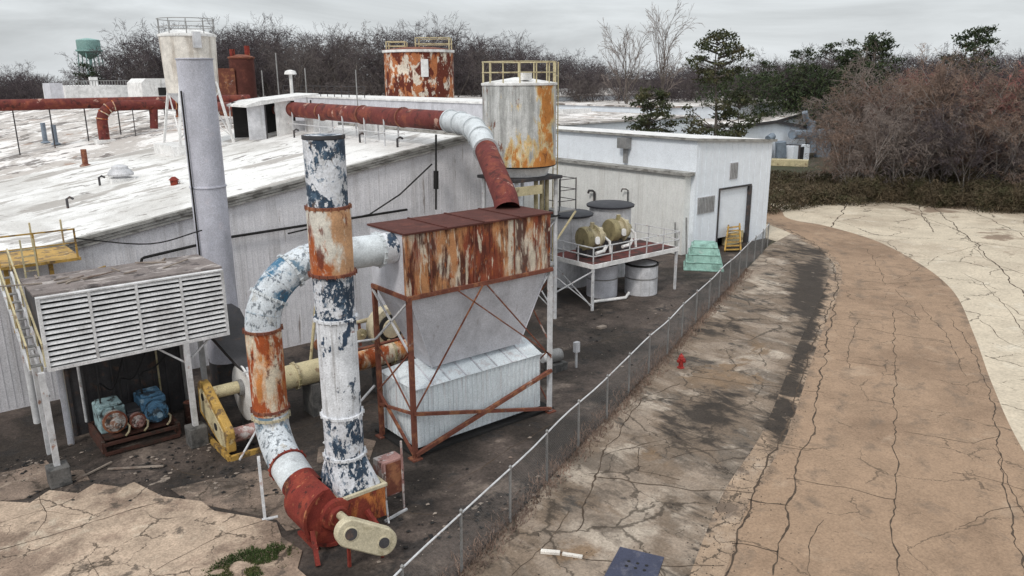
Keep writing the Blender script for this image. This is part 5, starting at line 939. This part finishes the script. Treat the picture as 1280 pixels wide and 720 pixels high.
for a_, b_, y, lab in ((392, 452, 56, 'low white kerb box under the red duct beyond the roof shed'), (458, 540, 49, 'long thin white upstand below the red duct near the gable')):
    p = PY(a_, 160, y); r_ = PY(b_, 160, y); h = 1.3 if y == 56 else .35; xm_ = (p.x + r_.x) / 2
    solo(MB().box(p.x, min(r_.x, 28.3), y, y + 1.2, roofz(p.x) - .2, roofz(xm_) + h), 'roof_kerb', m_pale, lab, 'roof box', smooth=False)
# red tower and rusty silo
def round_tower(px0, px1, pyt, pyb, y, name, lab, m, rails=()):
    c = PY((px0 + px1) / 2, (pyt + pyb) / 2, y); d = depth(c); r_ = (px1 - px0) / 2 / F * d; zt = PY((px0 + px1) / 2, pyt, y).z; zb = 5
    t = thing(name, lab, 'silo', (c.x, y, zb)); MB().cyl((c.x, y, zb), (c.x, y, zt), r_, n=44).build('tank', m, t); MB().lathe((c.x, y, zt), [(r_, -.15), (r_ + .1, -.1), (r_ + .1, .05), (r_ * .5, .3), (.1, .35)], 40).build('roof', m_rust_bar, t)
    return t, c, r_, zt
t, c, r_, zt = round_tower(290, 320, 72, 150, 92, 'red_tower', 'dark red rusted tower in front of the bare trees, right of the white silo', m_rust_top)
for dx, h in ((-r_ * .7, .9), (r_ * .55, 1.3)): MB().cyl((c.x + dx, 92, zt), (c.x + dx, 92, zt + h), .3, n=12).build('top_vent', m_red_rust, t)
MB().box(c.x - r_ - 2.6, c.x - r_ + .1, 91, 93, 5, zt - 1.2).build('side_tower', m_rust_bar, t, smooth=False)
t, c, r_, zt = round_tower(481, 567, 63, 120, 76, 'rusty_silo', 'squat silo with cream paint eaten away by rust, beyond the penthouse', m_rust_silo)
MB().lathe((c.x, 76, zt), [(r_, -.3), (r_ + .15, -.25), (r_ + .15, 0)], 40).build('top_ring', m_pale, t)
q = Vector((c.x, 76, 0)) + Vector((-math.sin(HEAD), -math.cos(HEAD), 0)) * (r_) + Vector((math.cos(HEAD), -math.sin(HEAD), 0)) * .9
q = q + Vector((math.sin(HEAD), math.cos(HEAD), 0)) * .12
MB().obox((q.x, q.y, zt - 1.9), (1.0, .12, 1.8), -HEAD).build('white_patch', m_pale, t, smooth=False)
for fx, w_, h in ((-.62, 1.0, .9), (.45, 1.8, 1.25)):
    b = MB(); cc = Vector((c.x, 76, zt)) + Vector((math.cos(HEAD), -math.sin(HEAD), 0)) * (fx * r_)
    ex = Vector((math.cos(HEAD), -math.sin(HEAD), 0)); ey = Vector((math.sin(HEAD), math.cos(HEAD), 0))
    cs = [cc + ex * i * w_ + ey * j * w_ for i, j in ((-1, -1), (1, -1), (1, 1), (-1, 1))]
    for k in range(4):
        b.beam(cs[k], cs[k] + Vector((0, 0, h)), .1)
        for z in (h * .5, h): b.beam(cs[k] + Vector((0, 0, z)), cs[(k + 1) % 4] + Vector((0, 0, z)), .08)
    b.build('cage_rail', m_yellow_pale, t, smooth=False)

# ------------------------------------------------------------------ distant buildings
def zat(px, py, y): return PY(px, py, y).z
p = PY(82, 118, 150); p2 = PY(163, 118, 150); hl = thing('railed_hall', 'low white hall with railings on its roof far beyond the red header pipe', 'hall', (p.x, 150, 0))
MB().box(p.x, p2.x, 150, 170, 0, zat(120, 107, 150)).build('wall', m_pale, hl, smooth=False); b = MB(); z = zat(120, 107, 150)
for k in range(24): x = p.x + (p2.x - p.x) * k / 23; b.beam((x, 150.2, z), (x, 150.2, z + .8), .1)
b.beam((p.x, 150.2, z + .8), (p2.x, 150.2, z + .8), .12); b.build('railing', m_galv, hl, smooth=False); MB().box((p.x + p2.x) / 2 - .6, (p.x + p2.x) / 2 + .6, 152, 153, z, z + 1.4).build('roof_vent', m_pale, hl, smooth=False)
p = PY(176, 120, 125); p2 = PY(214, 120, 125); z = zat(195, 98, 125); hl = thing('small_hall', 'small white block with a curved top between the red header and the white silo', 'hall', (p.x, 125, 0))
MB().prism([(p.x, 0), (p2.x + 2, 0), (p2.x + 2, z), (p.x + 1, z), (p.x + .3, z - .6)], 'y', 125, 133).build('wall', m_pale, hl, smooth=False); MB().box(p.x + 2.5, p.x + 3.6, 124.9, 125, z - 2.4, z - 1.3).build('window', m_dark, hl, smooth=False)
p = PY(64, 118, 140); p2 = PY(80, 118, 140); solo(MB().box(p.x, p2.x, 140, 146, 0, zat(70, 104, 140)), 'dark_shed', m_hopper, 'small dark slate shed left of the railed white hall', 'shed', smooth=False)
# rear factory roofs to the right of the silo
rw = thing('rear_factory', 'wide low factory with stained pale roofs stretching behind the white warehouse', 'factory', (90, 110, 0))
def slab(x0, x1, y0, y1, z, m, n_='roof', z0=0):
    MB().box(x0, x1, y0, y1, z0, z - .25).build('wall', m_wall_blue, rw, smooth=False); MB().box(x0 - .3, x1 + .3, y0 - .3, y1 + .3, z - .25, z).build(n_, m, rw, smooth=False)
slab(64, 108, 84, 128, 8.0, m_roof_old); slab(70, 215, 129, 200, 10.4, m_roof_old); slab(109.5, 215, 92, 128, 9.2, m_roof_old)
for x, y, w_, d_, h in ((80, 132, 9, 3, .8), (104, 133, 5, 3, 1.2), (122, 134, 6, 3, 1.3), (137, 133, 6, 3, 1.3), (78, 118, 16, .5, .9), (92, 105, 12, .6, .8)): MB().box(x, x + w_, y, y + d_, 6.55, (10.4 if y > 128 else 8.0) + h).build('roof_unit', m_pale, rw, smooth=False)
for x, y, h, r_ in ((73, 98, 1.8, .3), (80, 100, 1.3, .2), (72, 116, 1.6, .5), (76, 121, 2.0, .8)): MB().cyl((x, y, 6.5), (x, y, 8.0 + h), r_, n=12).build('roof_vent', m_rust_bar if r_ < .4 else m_pale, rw)
# blue white twin gable building
q = G(1010, 196); gy = q.y
tg = thing('twin_gable_plant', 'blue white twin gabled plant with dark ducts on its end wall beside the bare thicket', 'plant building', (q.x, gy, 0))
def gable(pl, pp, pr, y, dpt, nm):
    a, b, c = PY(*pl, y), PY(*pp, y), PY(*pr, y)
    MB().prism([(a.x, 0), (c.x, 0), (c.x, c.z), (b.x, b.z), (a.x, a.z)], 'y', y, y + dpt).build('end_wall', m_wall_blue, tg, smooth=False)
    r_ = MB(); r_.add([(a.x - .3, y - .5, a.z + .05), (b.x, y - .5, b.z + .05), (b.x, y + dpt, b.z + .05), (a.x - .3, y + dpt, a.z + .05), (c.x + .3, y - .5, c.z + .05), (c.x + .3, y + dpt, c.z + .05)], [(0, 1, 2, 3), (1, 4, 5, 2)]); o = r_.build('roof', m_roof_old, tg, smooth=False)
    sm = o.modifiers.new('thick', 'SOLIDIFY'); sm.thickness = .25
    e = MB(); e.beam((a.x - .3, y - .52, a.z), (b.x, y - .52, b.z), .12, .5); e.beam((b.x, y - .52, b.z), (c.x + .3, y - .52, c.z), .12, .5); e.build('verge', m_darksteel, tg, smooth=False)
    return a, b, c
gable((930, 157), (968, 152), (1008, 160), gy, 40, 'a'); gable((968, 152), (1026, 136), (1085, 146), gy + 6, 40, 'b')
def dz(px, py): return PY(px, py, gy - 1.5)
for pts_, r_, lab in (([(990, 168), (1014, 168), (1014, 190)], .8, None), ([(1014, 190), (1014, 152)], .7, None), ([(1006, 140), (1008, 150), (1014, 154)], .5, None), ([(1028, 195), (1028, 163)], 1.5, None), ([(1036, 166), (1050, 167)], .35, None), ([(976, 196), (976, 177)], .9, None), ([(960, 174), (966, 170)], .6, None)):
    MB().tube([dz(*p) for p in pts_], r_, 12).build('dark_duct', m_bluegrey, tg)
a, b = dz(982, 190), dz(1003, 180); MB().box(a.x, b.x, gy - 3, gy - .1, 0, b.z).build('low_annex', m_wall_blue, tg, smooth=False); MB().box(a.x + 2, a.x + 3.2, gy - 3.05, gy - 3, .2, 2.4).build('door', m_dark, tg, smooth=False)
a, b = G(960, 206), G(1014, 208); lo = MB().obox(((a.x + b.x) / 2, (a.y + b.y) / 2, .5), ((b - a).length * .85, 2.0, 1.0), math.atan2(b.y - a.y, b.x - a.x)); solo(lo, 'trailer_bed', m_yellow_pale, 'low yellow flatbed load parked below the twin gabled plant', 'trailer', smooth=False)
a, b = G(975, 200), G(1000, 201); lo = MB().obox(((a.x + b.x) / 2, (a.y + b.y) / 2, 1.4), ((b - a).length, 2.2, 2.6), math.atan2(b.y - a.y, b.x - a.x)); solo(lo, 'dark_container', m_darksteel, 'dark container standing behind the yellow flatbed', 'container', smooth=False)
# pale scrap at the thicket edge
for px, py, s_, lab in ((1132, 241, .8, 'pile of white and black scrap at the foot of the thicket'), (1208, 226, .5, 'small white barrel among the thicket on the right')):
    q = G(px, py); b = MB()
    for k in range(5 if px == 1132 else 1): rock(b, (q.x + random.gauss(0, 1.2) * (px == 1132), q.y + random.gauss(0, .8) * (px == 1132), .2), s_)
    solo(b, 'scrap_pile' if px == 1132 else 'barrel', m_pale, lab, 'scrap', smooth=False)
# water tower
p = ray(111, 60); k_ = 470 / p.dot(fwd); c = Vector((0, 0, CZ)) + p * k_; ppm = F / 470; r_ = 13.5 / ppm
wt = thing('water_tower', 'sea green water tower on thin legs above the far left trees', 'water tower', (c.x, c.y, 0)); z1 = c.z + 9 / ppm; z0 = c.z - 4 / ppm
MB().lathe((c.x, c.y, 0), [(.8, z0 - 4.5), (r_ * .55, z0 - 3.3), (r_ * .95, z0 - .8), (r_, z0), (r_, z1), (r_ * .95, z1 + .4), (r_ * .3, z1 + 1.2), (.1, z1 + 1.4)], 32).build('tank', m_water_tower, wt)
MB().lathe((c.x, c.y, 0), [(r_, z0 - .2), (r_ + .9, z0 - .1), (r_ + .9, z0 + .9), (r_ + .8, z0 + .9), (r_, z0)], 32).build('balcony', m_water_tower, wt)
for k in range(6): a = 2 * math.pi * k / 6; MB().beam((c.x + (r_ + 1.6) * math.cos(a), c.y + (r_ + 1.6) * math.sin(a), 0), (c.x + r_ * .95 * math.cos(a), c.y + r_ * .95 * math.sin(a), z0), .6).build('leg', m_water_tower, wt, smooth=False)
MB().cyl((c.x, c.y, 0), (c.x, c.y, z0 - 4), .9, n=12).build('riser', m_water_tower, wt)

# ------------------------------------------------------------------ trees
def tree_mesh(seed, H, spread, levels, mult, trunk_r, twig_r, lean=.1, droop=0.0, stems=1, first=.35, crook=.16):
    rnd = random.Random(seed); tk, tw_ = MB(), MB()
    def seg(mb, a, b, ra, rb, n):
        d = (b - a)
        if d.length < 1e-4: return
        u, v = mb.frame(d); mb.add([a + u * math.cos(6.283 * k / n) * ra + v * math.sin(6.283 * k / n) * ra for k in range(n)] + [b + u * math.cos(6.283 * k / n) * rb + v * math.sin(6.283 * k / n) * rb for k in range(n)], [(k, (k + 1) % n, n + (k + 1) % n, n + k) for k in range(n)])
    def grow(p, d, ln, r, lv):
        thick = lv <= 1; mb = tk if thick else tw_; n = 7 if lv == 0 else 5 if lv == 1 else 3; k = 5 if lv == 0 else 4 if lv == 1 else 3 if lv == 2 else 2
        pts = [p]; q = p; dd = d.copy()
        for i in range(k):
            dd = (dd + Vector((rnd.gauss(0, crook), rnd.gauss(0, crook), rnd.gauss(0, crook * .6) - (droop * lv * .05) + .03 - .02 * lv))).normalized(); q = q + dd * (ln / k); pts.append(q)
        re = max(twig_r, r * .55)
        for i in range(k): seg(mb, pts[i], pts[i + 1], r + (re - r) * i / k, r + (re - r) * (i + 1) / k, n)
        if lv >= levels: return
        nb = mult[min(lv, len(mult) - 1)]
        for j in range(nb):
            t = first + (1 - first) * (j + rnd.random()) / nb if lv == 0 else .2 + .8 * (j + rnd.random()) / nb
            i = min(k - 1, int(t * k)); bp = pts[i].lerp(pts[i + 1], t * k - i); ax = (pts[i + 1] - pts[i]).normalized()
            u, v = tk.frame(ax); a = rnd.random() * 6.283; an = rnd.uniform(.45, 1.0) * spread
            nd = (ax * math.cos(an) + (u * math.cos(a) + v * math.sin(a)) * math.sin(an)); nd.z += .12 - .07 * lv; nd.normalize()
            grow(bp, nd, ln * rnd.uniform(.42, .66) * (1 - .3 * (t if lv == 0 else .3)), max(twig_r, (r + (re - r) * t) * .58), lv + 1)
    for s_ in range(stems):
        a = rnd.random() * 6.283; l_ = lean if stems == 1 else lean + .28
        grow(Vector((rnd.gauss(0, .3) * (stems > 1), rnd.gauss(0, .3) * (stems > 1), 0)), Vector((math.cos(a) * l_ * rnd.random(), math.sin(a) * l_ * rnd.random(), 1)).normalized(), H * rnd.uniform(.62, .8), trunk_r * (1 if stems == 1 else .6), 0)
    return tk, tw_
def make_tree(name, lab, seed, mt, mb_, group=None, **kw):
    tk, tw_ = tree_mesh(seed, **kw); t = thing(name, lab, 'tree', (0, 0, 0), group)
    tk.build('trunk', mb_, t, smooth=False); tw_.build('crown', mt, t, smooth=False); return t
def topz(px, py, D):
    r_ = ray(px, py); return CZ + r_.z * D / math.hypot(r_.x, r_.y)
def xy_at(px, D, py=110):
    r_ = ray(px, py); k = D / math.hypot(r_.x, r_.y); return r_.x * k, r_.y * k
protoH = 20.0
P_far = [make_tree('bare_tree', '', 11 + i, (m_twig, m_twig, m_twig_mid, m_twig, m_twig_mid)[i], m_bark, 'bare trees of the far wood', H=protoH, spread=(.9, 1.05, .85, 1.0, .9)[i], levels=5, mult=[10, 6, 5, 4, 3], trunk_r=.24, twig_r=.015, first=.3, crook=.14) for i in range(5)]
def place(proto, x, y, s, rz, lab, first):
    o = proto if first else copy_tree(proto); o.location = (x, y, -.1); o.scale = (s * random.uniform(.9, 1.15),) * 2 + (s,); o.rotation_euler = (0, 0, rz); o['label'] = lab; return o
prof = [(-60, 80), (0, 86), (50, 84), (75, 94), (105, 96), (128, 92), (140, 62), (150, 42), (165, 40), (180, 42), (200, 32), (240, 40), (280, 30), (330, 25), (400, 32), (440, 33), (480, 28), (520, 36), (560, 26), (600, 36), (640, 46), (680, 56), (720, 66), (780, 78), (830, 76), (870, 72), (920, 72), (960, 64), (1000, 70), (1040, 60), (1100, 55), (1150, 62), (1200, 66), (1240, 60), (1280, 58), (1400, 58)]
def prof_at(px):
    for (a, ya), (b, yb) in zip(prof, prof[1:]):
        if a <= px <= b: return ya + (yb - ya) * (px - a) / (b - a)
    return 60
used = set(); k = 0
rows = [(172, 26, 0), (196, 22, 11), (222, 22, 5)]
for D, step, off in rows:
    px = -50 + off
    while px < 1340:
        D_ = D + random.uniform(-9, 9); x, y = xy_at(px, D_); z = topz(px, prof_at(px) + random.uniform(-5, 12), D_); i = random.choice((0, 1, 2, 3, 0, 1, 4, 4)); 
        place(P_far[i], x, y, z / protoH / .98, random.random() * 6.28, 'bare leafless tree standing in the far wood behind the roofs', i not in used); used.add(i); px += step * random.uniform(.75, 1.25); k += 1
# the dense middle of the wood that no one could count
def mass(name, lab, m, spots, nb, size, leaf, seed):
    """many short twig strokes spread through a belt of crowns"""
    rnd = random.Random(seed); b = MB()
    for (x, y, z0, z1, w_) in spots:
        for _ in range(nb):
            z = rnd.uniform(z0, z1) ; t = (z - z0) / (z1 - z0); rr = w_ * math.sqrt(max(.05, 1 - abs(t - .35) ** 1.6)); a = rnd.random() * 6.283; r_ = rr * math.sqrt(rnd.random())
            q = Vector((x + r_ * math.cos(a), y + r_ * math.sin(a), z)); d = Vector((rnd.gauss(0, 1), rnd.gauss(0, 1), rnd.gauss(.6, .8))).normalized() * size * rnd.uniform(.5, 1.3); u = Vector((rnd.gauss(0, 1), rnd.gauss(0, 1), rnd.gauss(0, 1))).normalized() * leaf
            b.add([q - u, q + u, q + d], [(0, 1, 2)])
    return tag(b.build(name, m, smooth=False), lab, 'wood', kind='stuff')
sp_ = []
for px in range(-60, 1350, 13):
    for D in (205, 235):
        x, y = xy_at(px + random.uniform(-6, 6), D); zt = topz(px, prof_at(px) + 13, D); sp_.append((x, y, 0, zt, 4.5))
mass('woodland', 'dense brown grey mass of bare branches filling the far wood', m_twig, sp_, 420, 2.4, .07, 3)
eg = []
for px in range(885, 1120, 8):
    D = 163; x, y = xy_at(px, D + random.uniform(-4, 4)); eg.append((x, y, 0, topz(px, 84 + (px < 980) * 10 + random.uniform(-8, 8), D), 3.0))
mass('evergreen_belt', 'dark green belt of evergreens below the bare trees on the right', m_needle, eg, 480, .9, .16, 5)
# pines
def pine(lab, x, y, H, crown0, R_, nclump, m, seed, low=(), rz=0, flat=.45, dens=70):
    rnd = random.Random(seed); t = thing('pine_tree', lab, 'tree', (x, y, -.05)); tk = MB(); cr = MB(); o = Vector((x, y, 0)); pts = [o + Vector((.25 * math.sin(k * .7), .2 * math.sin(k * 1.1), H * .96 * k / 8)) for k in range(9)]
    tk.tube(pts, [max(.05, H * .014 * (1 - k / 9.5)) for k in range(9)], 9)
    def tuft(c, s_):
        for _ in range(dens):
            d = Vector((rnd.gauss(0, 1), rnd.gauss(0, 1), rnd.gauss(0, .6))); d = d.normalized() * (rnd.random() ** .5); q = c + Vector((d.x * s_, d.y * s_, d.z * s_ * .6)); u = Vector((rnd.gauss(0, 1), rnd.gauss(0, 1), rnd.gauss(0, .5))).normalized() * s_ * .15; v = Vector((rnd.gauss(0, 1), rnd.gauss(0, 1), rnd.gauss(.3, 1))).normalized() * s_ * .34
            cr.add([q - u, q + u, q + v], [(0, 1, 2)])
    for k in range(nclump):
        zf = crown0 + (1 - crown0) * rnd.random() ** .8; a = rnd.random() * 6.283; tt = (zf - crown0) / (1 - crown0); rr = R_ * (1 - abs(tt - flat) ** 1.5 * 1.5) * math.sqrt(rnd.uniform(.15, 1)); rr = max(.2, rr); zc = H * zf
        c = o + Vector((rr * math.cos(a), rr * math.sin(a), zc)); b0 = o + Vector((0, 0, zc - rr * .35)); tk.tube([b0, b0.lerp(c, .5) + Vector((0, 0, -.05)), c], [.09, .06, .03], 4); tuft(c, R_ * rnd.uniform(.22, .36))
    for zf, rr, n_ in low:
        for k in range(n_): a = rnd.random() * 6.283; r2 = rr * rnd.uniform(.5, 1); c = o + Vector((r2 * math.cos(a), r2 * math.sin(a), H * zf + rnd.gauss(0, .7))); tk.tube([o + Vector((0, 0, H * zf - .4)), c], [.08, .03], 4); tuft(c, rr * rnd.uniform(.2, .34))
    tk.build('trunk', m_bark, t, smooth=False); cr.build('crown', m, t, smooth=False); return t
x, y = xy_at(893, 100, 150); pine('tall pine with an open rounded top behind the white warehouse', x, y, topz(893, 42, 100), .70, 3.4, 44, m_needle_b, 21, low=((.45, 4.2, 20), (.56, 2.4, 8), (.36, 3.4, 12)), dens=60)
x, y = xy_at(925, 104, 150); pine('low ragged pine just right of the tall open pine', x, y, topz(925, 118, 104), .35, 3.2, 26, m_needle_b, 22, dens=70)
x, y = xy_at(812, 98, 150); pine('small bushy olive pine left of the tall open pine', x, y, topz(812, 112, 98), .40, 2.9, 60, m_needle_b, 23, dens=90)
for px, py, D, H0, R_, n_, sd, lab in ((1213, 34, 150, .62, 4.2, 44, 31, 'dark round headed pine standing above the reddish thicket'), (1090, 42, 165, .45, 4.5, 44, 32, 'dark pine at the right of the paired evergreens above the thicket'), (1068, 52, 168, .4, 4.0, 36, 33, 'dark pine at the left of the paired evergreens above the thicket'), (1000, 62, 170, .35, 3.8, 34, 34, 'dark pine left of the paired evergreens'), (1035, 56, 175, .4, 3.8, 34, 35, 'dark pine between the single pine and the paired evergreens'), (112, 78, 178, .3, 3.2, 34, 36, 'dark evergreen at the left edge of the tall wood below the water tower'), (960, 78, 176, .3, 4, 30, 37, 'low dark pine at the left end of the evergreens')):
    x, y = xy_at(px, D); pine(lab, x, y, topz(px, py, D), H0, R_, n_, m_needle, sd, dens=70)
# two tall pale bare trees
for px, py, sd, lab in ((795, 26, 41, 'tall slender bare tree, left of the pale pair against the sky'), (823, 22, 42, 'tall slender bare tree, right of the pale pair against the sky')):
    D = 160; x, y = xy_at(px, D); t = make_tree('slender_tree', lab, sd, m_twig_pale, m_bark, H=20, spread=.5, levels=4, mult=[11, 5, 4, 3], trunk_r=.2, twig_r=.02, first=.35); t.location = (x, y, 0); s_ = topz(px, py, D) / 20; t.scale = (s_ * .8, s_ * .8, s_)
# thicket on the right, each bare tree its own
T = [make_tree('thicket_tree', '', 60 + i, (m_twig_pale, m_twig_red, m_twig_tan, m_twig, m_twig_pale)[i], m_trunk_pale, 'bare trees of the right hand thicket', H=11, spread=.95, levels=5, mult=[7, 5, 4, 3, 3], trunk_r=.13, twig_r=.012, stems=4, droop=.25, first=.15, lean=.12, crook=.13) for i in range(5)]
TL = ['grey twigged multi stemmed bare tree in the right hand thicket', 'reddish budding bare tree in the right hand thicket', 'brown twigged bare tree in the right hand thicket', 'dark purple twigged bare tree in the right hand thicket', 'pale grey bare tree at the edge of the right hand thicket']
first = set()
for px, py, D, i in [(1052, 140, 114, 4), (1062, 128, 114, 0), (1072, 108, 116, 2), (1085, 96, 120, 0), (1105, 90, 112, 0), (1125, 92, 118, 1), (1150, 82, 110, 2), (1165, 98, 114, 1), (1185, 96, 108, 2), (1205, 100, 116, 1), (1225, 96, 110, 2), (1245, 92, 118, 3), (1262, 84, 110, 1), (1285, 78, 112, 3), (1310, 80, 112, 0), (1335, 80, 115, 2),
                     (1072, 150, 104, 2), (1092, 140, 103, 4), (1120, 132, 104, 0), (1150, 140, 104, 3), (1180, 138, 105, 0), (1212, 142, 105, 3), (1245, 140, 106, 2), (1275, 135, 108, 0), (1305, 130, 109, 3), (1135, 105, 124, 2), (1175, 90, 126, 0), (1215, 88, 126, 3), (1095, 100, 128, 3), (1255, 80, 128, 0), (1068, 165, 108, 2)]:
    x, y = xy_at(px, D, 180); z = topz(px, py, D); place(T[i], x, y, z / 10.2, random.random() * 6.28, TL[i], i not in first); first.add(i)
ug = []
for px in range(1062, 1360, 9):
    for D in (101, 106, 112):
        x, y = xy_at(px, D + random.uniform(-2, 2), 200); ug.append((x, y, -.3, random.uniform(1.2, 3.0) if D < 105 else random.uniform(2, 4.2), 1.9))
for px in range(1000, 1064, 8): x, y = xy_at(px, 100, 200); ug.append((x, y, -.3, 1.8, 1.6))
mass('undergrowth', 'brown and olive undergrowth filling the foot of the thicket', m_shrub, ug, 620, .6, .05, 8)
ug = []
for px in range(950, 1075, 9):
    for D in (98, 104, 111, 119): x, y = xy_at(px, D, 200); ug.append((x, y, -.2, random.uniform(.7, 1.3), 2.2))
for px in range(955, 1070, 7):
    D = 88 + (px - 955) * .12; x, y = xy_at(px, D, 212); ug.append((x, y, -.2, random.uniform(1.5, 2.5), 1.5))
mass('hedge_scrub', 'dark low scrub along the far edge of the sandy concrete', m_shrub, ug, 300, .35, .09, 9)
